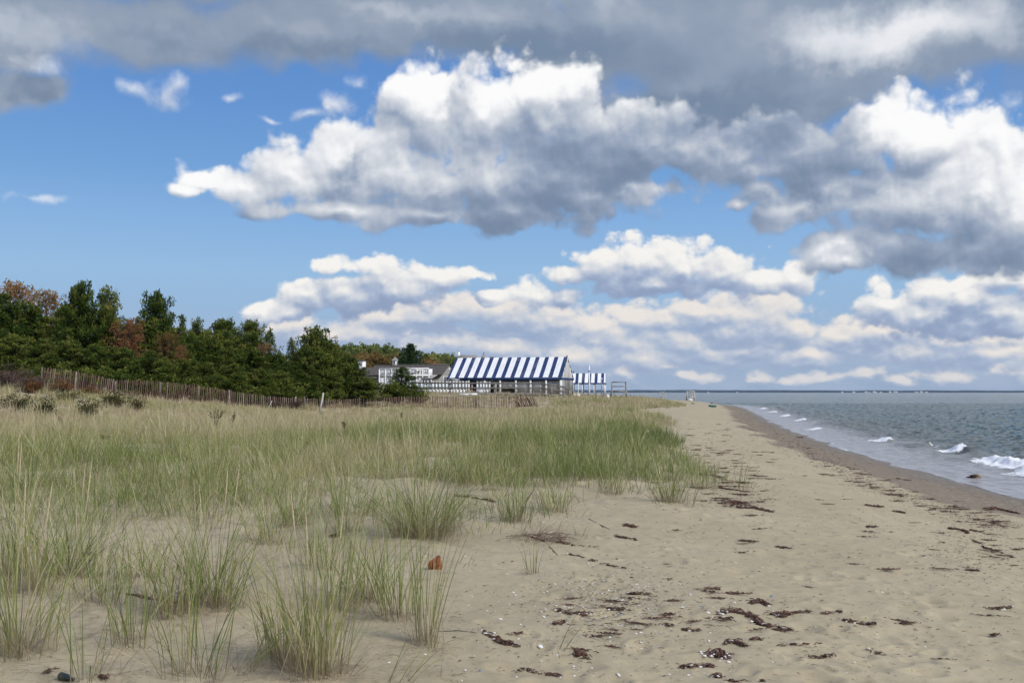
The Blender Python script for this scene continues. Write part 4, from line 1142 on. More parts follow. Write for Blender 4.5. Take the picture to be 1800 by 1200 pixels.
for px in (824.5, 852.8, 879.7, 907.3, 933, 960.3, 986.2):
    # local position along the front
    dx = (px - 900) / FPX
    a_ = (dx * EL.y - EL.x) / (math.cos(TH) + dx * math.sin(TH))
    c_ = MB(); c_.box((min(a_, L1 - 0.13), -0.12, (ze - 0.30) / 2), (0.25, 0.22, ze - 0.30)); c_.box((min(a_, L1 - 0.13), -0.12, 0.06), (0.31, 0.28, 0.12)); c_.build("post", M_white, pav)
w_ = MB()
w_.box((L1 * 0.60, 2.3, ze / 2 - 0.1), (L1 * 0.78, 0.12, ze - 0.1))
w_.build("back_wall", M_wall, pav)
for (pa, pb_, z0_, z1_) in ((881, 906, 0.75, 1.75), (908.5, 931.5, 0.1, 1.8), (934.5, 958.5, 0.1, 1.8), (961.5, 985, 0.1, 1.8), (854.5, 878, 1.15, 1.75)):
    fa, fb = (((px - 900) / FPX * EL.y - EL.x) / (math.cos(TH) + (px - 900) / FPX * math.sin(TH)) for px in (pa, pb_))
    q_ = MB(); q_.box(((fa + fb) / 2, 0.06, (z0_ + z1_) / 2), (fb - fa, 0.03, z1_ - z0_))
    q_.box(((fa + fb) / 2, 0.03, (z0_ + z1_) / 2 + 0.2), (0.05, 0.03, z1_ - z0_ - 0.4))
    q_.build("vinyl_panel", M_vinyl, pav)
w_ = MB(); w_.box((L1 / 2, 6.5, ze / 2), (L1, 0.1, ze + 0.2)); w_.build("rear_wall", M_dark, pav)
for (xa, wd2, za, hh) in ((6.3, 1.3, 0.95, 0.8), (8.4, 1.4, 0.9, 0.9), (10.4, 1.0, 0.55, 1.1), (12.5, 1.5, 0.95, 0.75), (14.6, 1.2, 0.9, 0.8)):
    f_ = MB()
    for sx in (-1, 1): f_.box((xa + sx * wd2 / 2, 2.2, za + hh / 2), (0.07, 0.06, hh + 0.14))
    for sz in (0, 1): f_.box((xa, 2.195, za + hh * sz), (wd2 - 0.07, 0.05, 0.07))
    wn_ = f_.build("window", M_grey, pav)
    g_ = MB(); g_.box((xa, 2.215, za + hh / 2), (wd2 - 0.07, 0.03, hh - 0.07)); g_.build("pane", M_glass, wn_)
b_ = MB()
for (xa, wd2, za) in ((5.2, 2.2, 0.35), (9.4, 1.8, 0.3), (13.2, 2.0, 0.35)):
    b_.box((xa, 1.2, za), (wd2, 0.45, 0.08)); b_.box((xa, 1.45, za + 0.28), (wd2, 0.06, 0.3))
    for sx in (-1, 1): b_.box((xa + sx * wd2 * 0.45, 1.2, za / 2), (0.08, 0.4, za - 0.08))
b_.build("bench_row", M_greyd, pav)
gb = MB()
gb.poly([(L1 - 0.06, 0.0, ze), (L1 - 0.06, 2 * HD, ze), (L1 - 0.06, HD, zr - 0.1)])
gb.poly([(L1 - 0.12, 0.0, ze), (L1 - 0.12, HD, zr - 0.1), (L1 - 0.12, 2 * HD, ze)])
gb.build("gable_panel", M_shingle, pav)
st = MB()
for i in range(9):
    yy = 0.25 + i * (2 * HD - 0.5) / 8
    zt = ze + (zr - ze) * (1 - abs(yy - HD) / HD) - 0.12
    st.box((L1 - 0.01, yy, (zt + 0.0) / 2), (0.08, 0.10, zt))
st.build("gable_studs", M_white, pav)
f_ = MB(); f_.tube([(L1 - 0.1, HD, zr - 0.1), (L1 - 0.1, HD, zr + 0.1)], 0.03, 6); f_.ball((L1 - 0.1, HD, zr + 0.12), 0.10); f_.build("ridge_finial", M_black, pav)
d_ = MB(); d_.box((L1 / 2, HD, -0.10), (L1, 2 * HD, 0.18)); 
for xx in np.linspace(0.3, L1 - 0.3, 8):
    d_.box((xx, 0.2, -0.75), (0.2, 0.2, 1.12)); d_.box((xx, 2 * HD - 0.2, -0.75), (0.2, 0.2, 1.12))
d_.build("platform", M_greyd, pav)

# ------------------------------------------------------------------ small striped pavilion beyond
E2 = at(1005, 673, 212)
L2, HD2 = 7.1, 3.0
pv2 = thing("beach_pavilion", (E2.x, E2.y, 2.6), "smaller striped canvas pavilion standing farther off behind the white flagpole", "pavilion", rz=-R(7))
ze2, zr2 = E2.z - 2.6, at(1008, 656, 215).z - 2.6
roof_mb(L2, HD2, ze2, zr2, 0.2).build("roof", stripes("small_pavilion_stripes", 1.36, 0.54, 0.0), pv2, True)
v_ = MB(); v_.box((L2 / 2, -0.22, ze2 - 0.10), (L2 + 0.06, 0.03, 0.30)); v_.box((L2 + 0.04, HD2, ze2 - 0.12), (0.03, 2 * HD2, 0.26)); v_.build("valance", M_canvasblue, pv2)
for xx in (0.15, 2.2, 4.7, 6.95):
    for yy in (0.0, 2 * HD2):
        c_ = MB(); c_.box((xx, yy, (ze2 - 0.2) / 2 - 0.1), (0.2, 0.2, ze2)); c_.build("post", M_white, pv2)
f_ = MB(); f_.tube([(0.2, HD2, zr2 - 0.1), (0.2, HD2, zr2 + 0.25)], 0.04, 6); f_.ball((0.2, HD2, zr2 + 0.3), 0.17); f_.build("ridge_finial", M_black, pv2)
gb = MB(); gb.poly([(L2 - 0.05, 0, ze2), (L2 - 0.05, 2 * HD2, ze2), (L2 - 0.05, HD2, zr2 - 0.08)]); gb.poly([(L2 - 0.09, 0, ze2), (L2 - 0.09, HD2, zr2 - 0.08), (L2 - 0.09, 2 * HD2, ze2)]); gb.build("gable_panel", M_white, pv2)

# ------------------------------------------------------------------ shingled house with white porch
HL = at(644, 659, 152)
LH, HDH, ZH = 12.4, 3.1, 2.5
hs = thing("shingle_house", (HL.x, HL.y, ZH), "grey shingled house with white cupola and white porch, left of the striped pavilion", "house", rz=-TH)
zeh, zrh = HL.z - ZH, at(700, 641, 153).z - ZH
w_ = MB()
w_.box((LH / 2, HDH, zeh / 2), (LH - 0.2, 2 * HDH - 0.3, zeh)); 
w_.poly([(LH - 0.08, 0.1, zeh), (LH - 0.08, 2 * HDH - 0.1, zeh), (LH - 0.08, HDH, zrh - 0.06)])
w_.poly([(0.08, 0.1, zeh), (0.08, HDH, zrh - 0.06), (0.08, 2 * HDH - 0.1, zeh)])
w_.build("wall", M_shingle, hs)
rf = roof_mb(LH, HDH, zeh, zrh, 0.15, 0.12, 0.0).build("roof", M_roof, hs)
rc = MB(); rc.box((LH / 2, HDH, zrh + 0.04), (LH, 0.25, 0.06)); rc.build("ridge_cap", M_grey, rf)
# cupola
def local_x(px, O, th=TH, yoff=0.0):
    dx = (px - 900) / FPX
    ox, oy = O.x + yoff * math.sin(th), O.y + yoff * math.cos(th)
    return (dx * oy - ox) / (math.cos(th) + dx * math.sin(th))
cx_ = local_x(694.5, HL, yoff=HDH)
cu = MB(); cu.box((cx_, HDH, zrh + 0.30), (0.62, 0.62, 0.78)); c0 = cu.build("cupola", M_white, hs)
cu = MB(); zc = zrh + 0.70
for k in range(4):
    a0, a1 = PI / 4 + k * PI / 2, PI / 4 + (k + 1) * PI / 2
    cu.poly([(cx_ + 0.60 * math.cos(a0), HDH + 0.60 * math.sin(a0), zc), (cx_ + 0.60 * math.cos(a1), HDH + 0.60 * math.sin(a1), zc), (cx_, HDH, zc + 0.58)])
cu.poly([(cx_ + 0.60 * math.cos(PI / 4 + k * PI / 2), HDH + 0.60 * math.sin(PI / 4 + k * PI / 2), zc) for k in (3, 2, 1, 0)])
cu.build("cupola_roof", M_shingle, c0)
cu = MB(); cu.box((cx_, HDH - 0.33, zrh + 0.36), (0.22, 0.04, 0.42)); cu.box((cx_ + 0.33, HDH, zrh + 0.36), (0.04, 0.22, 0.42)); cu.build("louvre", M_dark, c0)
# gable windows
f_ = MB(); xg = LH - 0.02
for yy in (1.5, 2.6, 3.7):
    pass
for (ya, yb) in ((0.7, 2.6), (2.75, 4.7)):
    f_ = MB()
    for y_ in (ya, yb): f_.box((LH - 0.06, y_, zeh - 0.75), (0.08, 0.10, 1.0))
    for z_ in (zeh - 1.25, zeh - 0.27): f_.box((LH - 0.06, (ya + yb) / 2, z_), (0.07, yb - ya - 0.1, 0.08))
    wn_ = f_.build("window", M_white, hs)
    g_ = MB(); g_.box((LH - 0.075, (ya + yb) / 2, zeh - 0.76), (0.04, yb - ya - 0.1, 0.9)); g_.build("pane", M_glass, wn_)
vt = MB(); vt.box((LH - 0.06, HDH, zeh + 0.9), (0.05, 0.35, 0.3)); vt.build("gable_vent", M_white, hs)
# white chimney block and the lower roof on the left
ch = at(636.5, 650, 153)
cl_ = MB(); xx = local_x(636.5, HL, yoff=HDH); z0 = at(636, 633.5, 154).z - ZH
cl_.box((xx, HDH, z0 - 1.2), (0.95, 0.8, 2.3)); chm = cl_.build("chimney", M_white, hs)
cl_ = MB(); cl_.box((xx, HDH, z0 + 0.02), (1.15, 1.0, 0.10)); cl_.build("chimney_cap", M_greyd, chm)
lr = MB()
xa, xb = local_x(610, HL, yoff=1), local_x(664, HL, yoff=0)
lr.add([(xa, -0.6, zeh - 0.45), (xb, -0.6, zeh - 0.45), (xb, HDH, zrh - 0.35), (xa, HDH, zrh - 0.35), (xa, -0.6, zeh - 0.57), (xb, -0.6, zeh - 0.57), (xb, HDH, zrh - 0.47), (xa, HDH, zrh - 0.47)], [(0, 1, 2, 3), (7, 6, 5, 4), (0, 4, 5, 1), (1, 5, 6, 2), (3, 7, 4, 0)])
lr.build("side_roof", M_roof, hs)
lw = MB(); lw.box(((xa + min(xb, 0.0)) / 2, HDH / 2, zeh / 2 - 0.4), (abs(min(xb, 0.0) - xa) - 0.3, HDH, zeh - 0.9)); lw.build("side_wall", M_shingle, hs)
# the white porch in front
xa, xb = local_x(667, HL, yoff=-1.8), local_x(754, HL, yoff=-1.8)
zt = at(700, 647.5, 150).z - ZH; zm = at(700, 660, 150).z - ZH
pc = MB()
pc.box(((xa + xb) / 2, -1.8, zt - 0.04), (xb - xa, 0.14, 0.16)); pc.box(((xa + xb) / 2, -1.8, zm), (xb - xa, 0.14, 0.24))
pc.box(((xa + xb) / 2, -0.9, zm + 0.02), (xb - xa, 1.75, 0.12))
n_ = 9
for i in range(n_):
    x_ = xa + (xb - xa) * i / (n_ - 1); pc.box((x_, -1.8, (zt - 0.12) / 2), (0.16, 0.16, zt - 0.12))
for i in range(4):
    x_ = xb - 0.35 - i * 0.42; pc.box((x_, -1.79, (zm + zt) / 2), (0.12, 0.1, zt - zm - 0.3))
pc.build("porch_frame", M_white, hs)
pn = MB()
for i in range(n_ - 1):
    x0, x1 = xa + (xb - xa) * i / (n_ - 1) + 0.11, xa + (xb - xa) * (i + 1) / (n_ - 1) - 0.11
    if i not in (4, 6): pn.box(((x0 + x1) / 2, -1.75, (zm + zt) / 2 + 0.02), (x1 - x0, 0.04, zt - zm - 0.34))
    if i in (0, 2, 3, 6, 1): pn.box(((x0 + x1) / 2, -1.75, zm / 2 - 0.1), (x1 - x0, 0.04, zm - 0.35))
pn.build("porch_panels", M_white, hs)
for i in (1, 4, 5, 7):
    x0, x1 = xa + (xb - xa) * i / (n_ - 1) + 0.11, xa + (xb - xa) * (i + 1) / (n_ - 1) - 0.11
    f_ = MB()
    for k in range(4): f_.box(((x0 + x1) / 2, -1.76, 0.5 + k * 0.52), (x1 - x0, 0.05, 0.10))
    wn_ = f_.build("window", M_white, hs)
    g_ = MB(); g_.box(((x0 + x1) / 2, -1.71, 1.28), (x1 - x0, 0.03, 1.7)); g_.build("pane", M_screen, wn_)
bw = MB(); bw.box(((xa + xb) / 2, -0.55, zm / 2 - 0.08), (xb - xa - 0.2, 0.08, zm - 0.2)); bw.box(((xa + xb) / 2, -0.20, (zt + zm) / 2), (xb - xa - 0.2, 0.08, zt - zm - 0.2)); bw.build("porch_wall", M_white, hs)
# lean-to beside the gable
xa, xb = local_x(741, HL, yoff=-2.2), local_x(760, HL, yoff=-2.2)
zt = at(750, 661, 149).z - ZH; zb_ = at(750, 664.5, 149).z - ZH
ln_ = MB(); ln_.add([(xa, -2.3, zb_), (xb, -2.3, zb_), (xb, 0.0, zt + 0.25), (xa, 0.0, zt + 0.25), (xa, -2.3, zb_ - 0.12), (xb, -2.3, zb_ - 0.12), (xb, 0.0, zt + 0.13), (xa, 0.0, zt + 0.13)], [(0, 1, 2, 3), (7, 6, 5, 4), (0, 4, 5, 1), (1, 5, 6, 2), (3, 7, 4, 0)])
ln_.build("lean_to_roof", M_shingle, hs)
ln_ = MB(); ln_.box(((xa + xb) / 2, -2.1, zb_ / 2 - 0.15), (xb - xa - 0.1, 0.08, zb_ - 0.25)); ln_.build("lean_to_wall", M_wall, hs)
for i in range(3):
    f_ = MB(); x_ = xa + 0.35 + i * (xb - xa - 0.7) / 2; f_.box((x_, -2.16, zb_ - 0.62), (0.42, 0.05, 0.8)); wn_ = f_.build("window", M_white, hs)
    f_ = MB(); f_.box((x_, -2.19, zb_ - 0.62), (0.30, 0.03, 0.66)); f_.build("pane", M_glass, wn_)
# awning between house and pavilion
aw = MB(); a0 = at(787, 665, 139); a1 = at(804, 667.5, 138)
aw.add([(a0.x, a0.y, a0.z), (a1.x, a1.y, a1.z), (a1.x + 0.3, a1.y + 0.9, a1.z + 0.12), (a0.x + 0.3, a0.y + 0.9, a0.z + 0.12)] + [(p[0], p[1], p[2] - 0.1) for p in ((a0.x, a0.y, a0.z), (a1.x, a1.y, a1.z), (a1.x + 0.3, a1.y + 0.9, a1.z + 0.12), (a0.x + 0.3, a0.y + 0.9, a0.z + 0.12))], [(0, 1, 2, 3), (7, 6, 5, 4), (0, 4, 5, 1), (1, 5, 6, 2), (2, 6, 7, 3), (3, 7, 4, 0)])
awt = thing("lean_to_awning", (0, 0, 0), "low grey lean-to awning joining the house gable to the left end of the striped roof", "awning")
aw.build("awning_roof", M_shingle, awt)
for q_ in (a0, a1):
    c_ = MB(); c_.box((q_.x + (0.12 if q_ is a0 else -0.12), q_.y + 0.15, (q_.z + 2.5) / 2 - 0.1), (0.16, 0.16, q_.z - 2.6)); c_.build("post", M_white, awt)

# ------------------------------------------------------------------ boardwalk with rails
def bw_pt(px): return at(px, 690, np.interp(px, [718, 985, 1012], [113, 124, 125.5]))
bd = thing("boardwalk", (0, 0, 0), "weathered grey boardwalk on posts with two-bar railing, running in front of the house and pavilion", "boardwalk")
ZD = 2.80
dk = MB(); rl = MB()
A0, A1, A2 = bw_pt(722), bw_pt(950), bw_pt(990)
def dz(px): return np.interp(px, [722, 950, 992], [ZD, ZD, ZD - 0.42])
prev = None
P3 = [(px, bw_pt(px)) for px in np.linspace(722, 992, 46)]
for (pa, a), (pb_, b) in zip(P3[:-1], P3[1:]):
    za, zb_ = dz(pa), dz(pb_)
    dk.add([(a.x, a.y, za), (b.x, b.y, zb_), (b.x - 0.0, b.y + 2.2, zb_), (a.x, a.y + 2.2, za), (a.x, a.y, za - 0.07), (b.x, b.y, zb_ - 0.07), (b.x, b.y + 2.2, zb_ - 0.07), (a.x, a.y + 2.2, za - 0.07)], [(0, 1, 2, 3), (7, 6, 5, 4), (0, 4, 5, 1), (2, 6, 7, 3)])
dk.build("deck", M_grey, bd)
fs = MB()
for pa, pb_ in ((722, 950), (950, 992)):
    a, b = bw_pt(pa), bw_pt(pb_); fs.beam((a.x, a.y - 0.04, dz(pa) - 0.20), (b.x, b.y - 0.04, dz(pb_) - 0.20), 0.05, 0.24)
fs.build("fascia_board", M_greyd, bd)
PO = [723, 750.5, 790, 829, 869, 909, 949, 970, 991]
for px in PO:
    p = bw_pt(px); zz = dz(px); g_ = hz(p.x, p.y)
    m_ = MB(); m_.box((p.x, p.y + 0.06, (zz + 1.20 + g_ - 0.3) / 2), (0.13, 0.13, zz + 1.20 - g_ + 0.3)); m_.build("post", M_grey, bd)
    m_ = MB(); m_.box((p.x, p.y + 2.15, (zz + 1.20 + g_ - 0.3) / 2), (0.13, 0.13, zz + 1.20 - g_ + 0.3)); m_.build("post", M_grey, bd)
for hh, nm in ((1.16, "top_rail"), (0.60, "middle_rail")):
    for oy in (0.0, 2.2):
        r_ = MB()
        for pa, pb_ in ((722, 950), (950, 992)):
            a, b = bw_pt(pa), bw_pt(pb_); r_.beam((a.x, a.y + oy - 0.02, dz(pa) + hh), (b.x, b.y + oy - 0.02, dz(pb_) + hh), 0.07, 0.16)
        r_.build(nm, M_greyd, bd)
# sloping end ramp rail on the left and a few shore posts
stair = MB(); p = bw_pt(992)
for k in range(5):
    stair.box((p.x + 0.18 + 0.32 * k, p.y + 1.1, ZD - 0.52 - 0.13 * k), (0.34, 2.1, 0.06))
stair.build("steps", M_grey, bd)
for k, oy in ((0, 0.0), (1, 2.2)):
    sr = MB()
    sr.beam((p.x, p.y + oy, ZD + 0.70), (p.x + 1.6, p.y + oy, ZD + 0.0), 0.06, 0.12); sr.box((p.x + 1.6, p.y + oy, ZD - 0.35), (0.12, 0.12, 1.0)); sr.box((p.x + 0.8, p.y + oy, ZD - 0.2), (0.12, 0.12, 1.2))
    sr.build("stair_rail", M_grey, bd)

# glass windbreak of white posts on the boardwalk's landward side
def windbreak(pxs, d, ztop, zbot, label):
    t = thing("glass_windbreak", (0, 0, 0), label, "windbreak", "white windbreak panels on the deck")
    pts = [at(px, 690, d) for px in pxs]
    r = MB()
    r.beam((pts[0].x, d, ZD + 0.20), (pts[-1].x, d, ZD + 0.20), 0.10, 0.36); r.beam((pts[0].x, d, ztop - 0.05), (pts[-1].x, d, ztop - 0.05), 0.10, 0.12)
    r.build("rail_frame", M_white, t)
    for p in pts:
        m_ = MB(); m_.box((p.x, d - 0.01, (ztop + 0.13 + ZD) / 2), (0.20, 0.14, ztop + 0.13 - ZD)); m_.box((p.x, d - 0.01, ztop + 0.15), (0.26, 0.2, 0.05)); m_.build("post", M_white, t)
    for a, b in zip(pts[:-1], pts[1:]):
        m_ = MB(); m_.box(((a.x + b.x) / 2, d + 0.02, (ztop + ZD + 0.12) / 2), (b.x - a.x - 0.2, 0.03, ztop - ZD - 0.36)); m_.build("pane", M_screen, t)
    return t
windbreak([733, 741, 752, 761, 767, 773, 779, 785, 791, 797, 802, 808, 814, 819.5], 121, 4.06, ZD, "long white framed glass windbreak on the deck, under the pavilion's left end")
windbreak([839, 845, 850, 855, 860.5], 122.5, 4.02, ZD, "short white framed glass windbreak on the deck, right of the long one")
# covered white table and open white frame on the deck
tb = at(843, 690, 121.5)
tbl = thing("covered_table", (tb.x, tb.y, ZD), "white cloth covered low table in front of the short windbreak", "table")
m_ = MB(); m_.add([(-0.45, -0.35, 0), (0.45, -0.35, 0), (0.45, 0.35, 0), (-0.45, 0.35, 0), (-0.36, -0.28, 0.46), (0.36, -0.28, 0.46), (0.36, 0.28, 0.46), (-0.36, 0.28, 0.46)], [(3, 2, 1, 0), (4, 5, 6, 7), (0, 1, 5, 4), (1, 2, 6, 5), (2, 3, 7, 6), (3, 0, 4, 7)])
m_.build("table_cover", M_white, tbl)
m_ = MB(); m_.box((0, 0, 0.475), (0.80, 0.62, 0.03)); m_.build("table_top", M_white, tbl)
fr = at(866.5, 690, 123)
frt = thing("service_hatch", (fr.x, fr.y, ZD), "white framed dark opening on the deck beside the short windbreak", "hatch")
m_ = MB()
for sx in (-1, 1): m_.box((sx * 0.37, 0, 0.53), (0.08, 0.10, 1.06))
m_.box((0, 0, 1.10), (0.82, 0.10, 0.08)); m_.build("frame", M_white, frt)
m_ = MB(); m_.box((0, 0.04, 0.53), (0.66, 0.04, 1.04)); m_.build("panel", M_dark, frt)
sh = at(823, 693, 111.5)
m_ = MB(); m_.box((0, 0, 0.0), (2.0, 0.05, 0.22)); m_.box((0.55, -0.06, 0.02), (0.9, 0.04, 0.18))
o_ = m_.build("white_board", M_white); o_.location = (sh.x, sh.y, sh.z); o_.rotation_euler = (R(-14), 0, R(3))
setp(o_, "white boards lying in the shade under the boardwalk's edge", "board")

# ------------------------------------------------------------------ roof tops of far houses over the striped ridge
def far_roof(px0, px1, ytop, ybase, d, label, extras):
    a, b = at(px0, ytop, d), at(px1, ytop, d); zb_ = 3.0
    zt = a.z; zeave = at(px0, ybase + 3, d).z
    t = thing("far_house", ((a.x + b.x) / 2, d, zb_), label, "house")
    Lx = b.x - a.x
    w = MB(); w.box((0, 4.0, (zeave - zb_) / 2 - 0.5), (Lx - 0.6, 7.4, zeave - zb_ + 1)); w.build("wall", M_shingle, t)
    r = MB(); h_ = zt - zeave
    r.add([(-Lx / 2, 0, zeave - zb_), (Lx / 2, 0, zeave - zb_), (Lx / 2 - 0.3, 4, zt - zb_), (-Lx / 2 + 0.3, 4, zt - zb_), (Lx / 2, 8, zeave - zb_), (-Lx / 2, 8, zeave - zb_)], [(0, 1, 2, 3), (3, 2, 4, 5)], [(1, 4, 2), (0, 3, 5)])
    r.build("roof", M_farroof, t)
    return t, zb_
M_farroof = pmat("pale_shingle_roof", (0.27, 0.25, 0.235), 0.95, 0.15, 4)
t, zb_ = far_roof(803, 839, 623, 634, 260, "far house with pale shingle roof and white chimney showing above the striped ridge", 0)
c_ = MB(); z_ = at(815, 618, 262).z - zb_; c_.box((-3.3 + 0.9, 4.0, z_ - 0.9), (0.65, 0.65, 1.9)); cc_ = c_.build("chimney", M_white, t)
c_ = MB(); c_.box((-2.4, 4.0, z_ + 0.12), (0.45, 0.45, 0.22)); c_.build("chimney_cap", M_greyd, cc_)
tw_ = at(850.5, 619, 262)
t = thing("turret_house", (tw_.x, 262, 3.0), "pointed turret roof of a far house, rising behind the striped ridge", "house")
m_ = MB(); zz = at(850, 631, 262).z - 3.0; zp = at(850, 622.5, 262).z - 3.0
m_.add([(1.05 * math.cos(k * PI / 4), 1.05 * math.sin(k * PI / 4), zz) for k in range(8)] + [(0.1 * math.cos(k * PI / 4), 0.1 * math.sin(k * PI / 4), zp) for k in range(8)], [(k, (k + 1) % 8, 8 + (k + 1) % 8, 8 + k) for k in range(8)])
m_.build("roof", M_farroof, t)
m_ = MB(); m_.tube([(0, 0, zp - 0.1), (0, 0, zp + 0.5)], 0.09, 6); m_.ball((0, 0, zp + 0.35), 0.16); m_.build("finial", M_greyd, t)
m_ = MB(); m_.tube([(0, 0, 0), (0, 0, zz)], 0.9, 8); m_.build("wall", M_shingle, t)
m_ = MB(); zt_ = at(865, 627, 262).z - 3.0; m_.box((2.2, 1.5, zt_ / 2), (1.7, 2.5, zt_)); wl = m_.build("wing_wall", M_roof, t)
m_ = MB(); m_.box((1.9, 0.22, zt_ - 0.5), (0.3, 0.06, 0.7)); m_.box((2.75, 0.22, zt_ - 0.5), (0.2, 0.06, 0.8)); m_.build("window", M_white, wl)

# ------------------------------------------------------------------ flagpole, lamp, low grey fence
p = at(1036, 688, 168)
fp = thing("flagpole", (p.x, p.y, hz(p.x, p.y)), "bare white flagpole standing before the smaller striped pavilion", "flagpole")
zt = at(1036, 643.5, 168).z - fp.location.z
m_ = MB(); m_.tube([(0, 0, -0.2), (0, 0, zt * 0.5), (0, 0, zt)], [0.14, 0.12, 0.09], 8); m_.build("pole", M_white, fp, True)
m_ = MB(); m_.tube([(0, 0, zt * 0.83), (0, 0, zt * 0.87)], 0.19, 8); m_.box((0.17, 0, 0.9), (0.1, 0.06, 0.2)); m_.build("cleat_band", M_grey, fp)
m_ = MB(); m_.ball((0, 0, zt + 0.08), 0.11); m_.build("ball_cap", M_white, fp, True)
p = at(1057.5, 686, 185)
lp = thing("lamp_post", (p.x, p.y, hz(p.x, p.y)), "thin grey lamp post with round white globe beside the smaller pavilion's right end", "lamp post")
zt = at(1057.5, 665.5, 185).z - lp.location.z
m_ = MB(); m_.tube([(0, 0, -0.2), (0, 0, zt - 0.1)], 0.09, 7); m_.box((0, 0, 0.1), (0.3, 0.3, 0.24)); m_.build("pole", M_grey, lp)
m_ = MB(); m_.ball((0, 0, zt), 0.17); m_.build("globe", M_white, lp, True)
p = at(1016, 690, 200)
lp = thing("sign_post", (p.x, p.y, hz(p.x, p.y)), "thin white post leaning in front of the smaller pavilion's left end", "post")
m_ = MB(); m_.tube([(0, 0, -0.2), (0.1, 0, 2.8)], 0.07, 6); m_.box((0.1, 0, 2.84), (0.18, 0.18, 0.08)); m_.build("pole", M_white, lp)
gf = thing("low_grey_fence", (0, 0, 0), "low weathered grey picket fence on the dune below the smaller pavilion", "fence")
m_ = MB()
for px in np.arange(1021, 1075, 0.95):
    d_ = np.interp(px, [1021, 1075], [166, 158]); p = at(px, 690, d_); g_ = hz(p.x, p.y)
    hgt = 0.8 + 0.12 * math.sin(px * 3.1) + random.uniform(-0.1, 0.1)
    m_.box((p.x, p.y, g_ + hgt / 2 - 0.05), (0.055, 0.02, hgt + 0.1))
m_.build("slat_panel", M_grey, gf)
for px in (1022, 1035, 1048, 1061, 1074):
    d_ = np.interp(px, [1021, 1075], [166, 158]) + 0.1; p = at(px, 690, d_); g_ = hz(p.x, p.y)
    q_ = MB(); q_.box((p.x, p.y, g_ + 0.5), (0.12, 0.12, 1.25)); q_.build("post", M_greyd, gf)
p = at(1011, 682, 150)
hb = thing("upturned_boat", (p.x, p.y, hz(p.x, p.y)), "small cream boat hull lying upside down at the right end of the big pavilion", "boat")
m_ = MB(); v = []
for i in range(9):
    s = i / 8; w = 0.42 * math.sin(PI * (0.12 + 0.76 * s)) ; hh = 0.62 * math.sin(PI * (0.15 + 0.7 * s)) 
    for k in range(7): 
        a_ = PI * k / 6; v.append((-0.75 + 1.5 * s, w * math.cos(a_), 0.25 + hh * math.sin(a_)))
m_.add(v, [(i * 7 + k, i * 7 + k + 1, (i + 1) * 7 + k + 1, (i + 1) * 7 + k) for i in range(8) for k in range(6)])
M_cream = pmat("cream_hull", (0.62, 0.58, 0.48), 0.5, 0.06, 3)
m_.build("hull", M_cream, hb, True)
m_ = MB(); m_.beam((-0.7, -0.3, 0.2), (0.7, -0.3, 0.2), 0.05, 0.08); m_.beam((-0.7, 0.3, 0.2), (0.7, 0.3, 0.2), 0.05, 0.08); m_.box((-0.5, 0, 0.08), (0.12, 0.7, 0.2)); m_.box((0.5, 0, 0.08), (0.12, 0.7, 0.2)); m_.build("gunwale", M_greyd, hb)

# ------------------------------------------------------------------ lifeguard chairs
def lifeguard_chair(px, ytop, ybase, d, wpx, style, label, mat):
    p = at(px, ybase, d); g_ = min(hz(p.x, d), p.z + 0.35)
    W_ = wpx / FPX * d; H = at(px, ytop, d).z - g_
    t = thing("lifeguard_chair", (p.x, d, g_), label, "lifeguard chair", "wooden lifeguard chairs along the beach", rz=R(-4))
    b = W_ / 2; dp = 0.55 * W_; sz = 0.50 * H; tk = 0.11 if d < 200 else 0.15
    for sx in (-1, 1):
        for sy in (-1, 1):
            m = MB(); m.beam((sx * b * 1.06, sy * dp * 1.15 / 1.0, -0.3), (sx * b * 0.90, sy * dp * 0.62, H if sy > 0 else H * 0.96), tk, tk); m.build("leg", mat, t)
    m = MB()
    for k in range(5): m.box((0, -dp * 0.55 + k * dp * 0.29, sz), (b * 1.95, dp * 0.25, 0.06))
    m.build("seat", mat, t)
    m = MB()
    for hh in ((0.74, 0.98) if style == 'V' else (0.72, 0.86, 0.98)): m.beam((-b * 0.95, dp * 0.70, H * hh), (b * 0.95, dp * 0.70, H * hh), 0.05, 0.16)
    m.build("backrest", mat, t)
    for sx in (-1, 1):
        m = MB(); m.beam((sx * b * 0.96, -dp * 0.75, H * 0.95), (sx * b * 0.96, dp * 0.75, H * 0.97), 0.12, 0.07); m.build("armrest", mat, t)
    m = MB(); m.beam((-b * 0.95, -dp * 0.85, sz - 0.1), (b * 0.95, -dp * 0.85, sz - 0.1), 0.06, 0.14)
    if style == 'V':
        m.beam((-b * 0.95, -dp * 0.9, sz - 0.12), (0.05, -dp * 1.02, 0.12), 0.05, 0.13); m.beam((b * 0.95, -dp * 0.96, sz - 0.12), (-0.05, -dp * 1.08, 0.12), 0.05, 0.13)
    else:
        m.beam((-b * 0.95, -dp * 0.9, sz - 0.12), (b * 0.98, -dp * 1.02, 0.35), 0.05, 0.15); m.beam((b * 0.95, -dp * 0.96, sz - 0.12), (-b * 0.98, -dp * 1.08, 0.35), 0.05, 0.15)
    m.build("front_brace", mat, t)
    m = MB()
    for sx in (-1, 1): m.beam((sx * b * 0.99, -dp * 0.9, sz - 0.12), (sx * b * 1.0, dp * 1.0, 0.3), 0.05, 0.12)
    m.build("side_brace", mat, t)
    return t
M_greyl = pmat("pale_weathered_wood", (0.44, 0.43, 0.40), 0.9, 0.15, 4)
ch1 = lifeguard_chair(1088, 670.5, 699, 152, 26, 'V', "grey lifeguard chair on the grassy dune with V-shaped front brace, right of the pavilions", M_grey)
ch2 = lifeguard_chair(1214, 686.5, 707.5, 216, 13, 'X', "pale lifeguard chair on the open sand with crossed front brace", M_greyl)
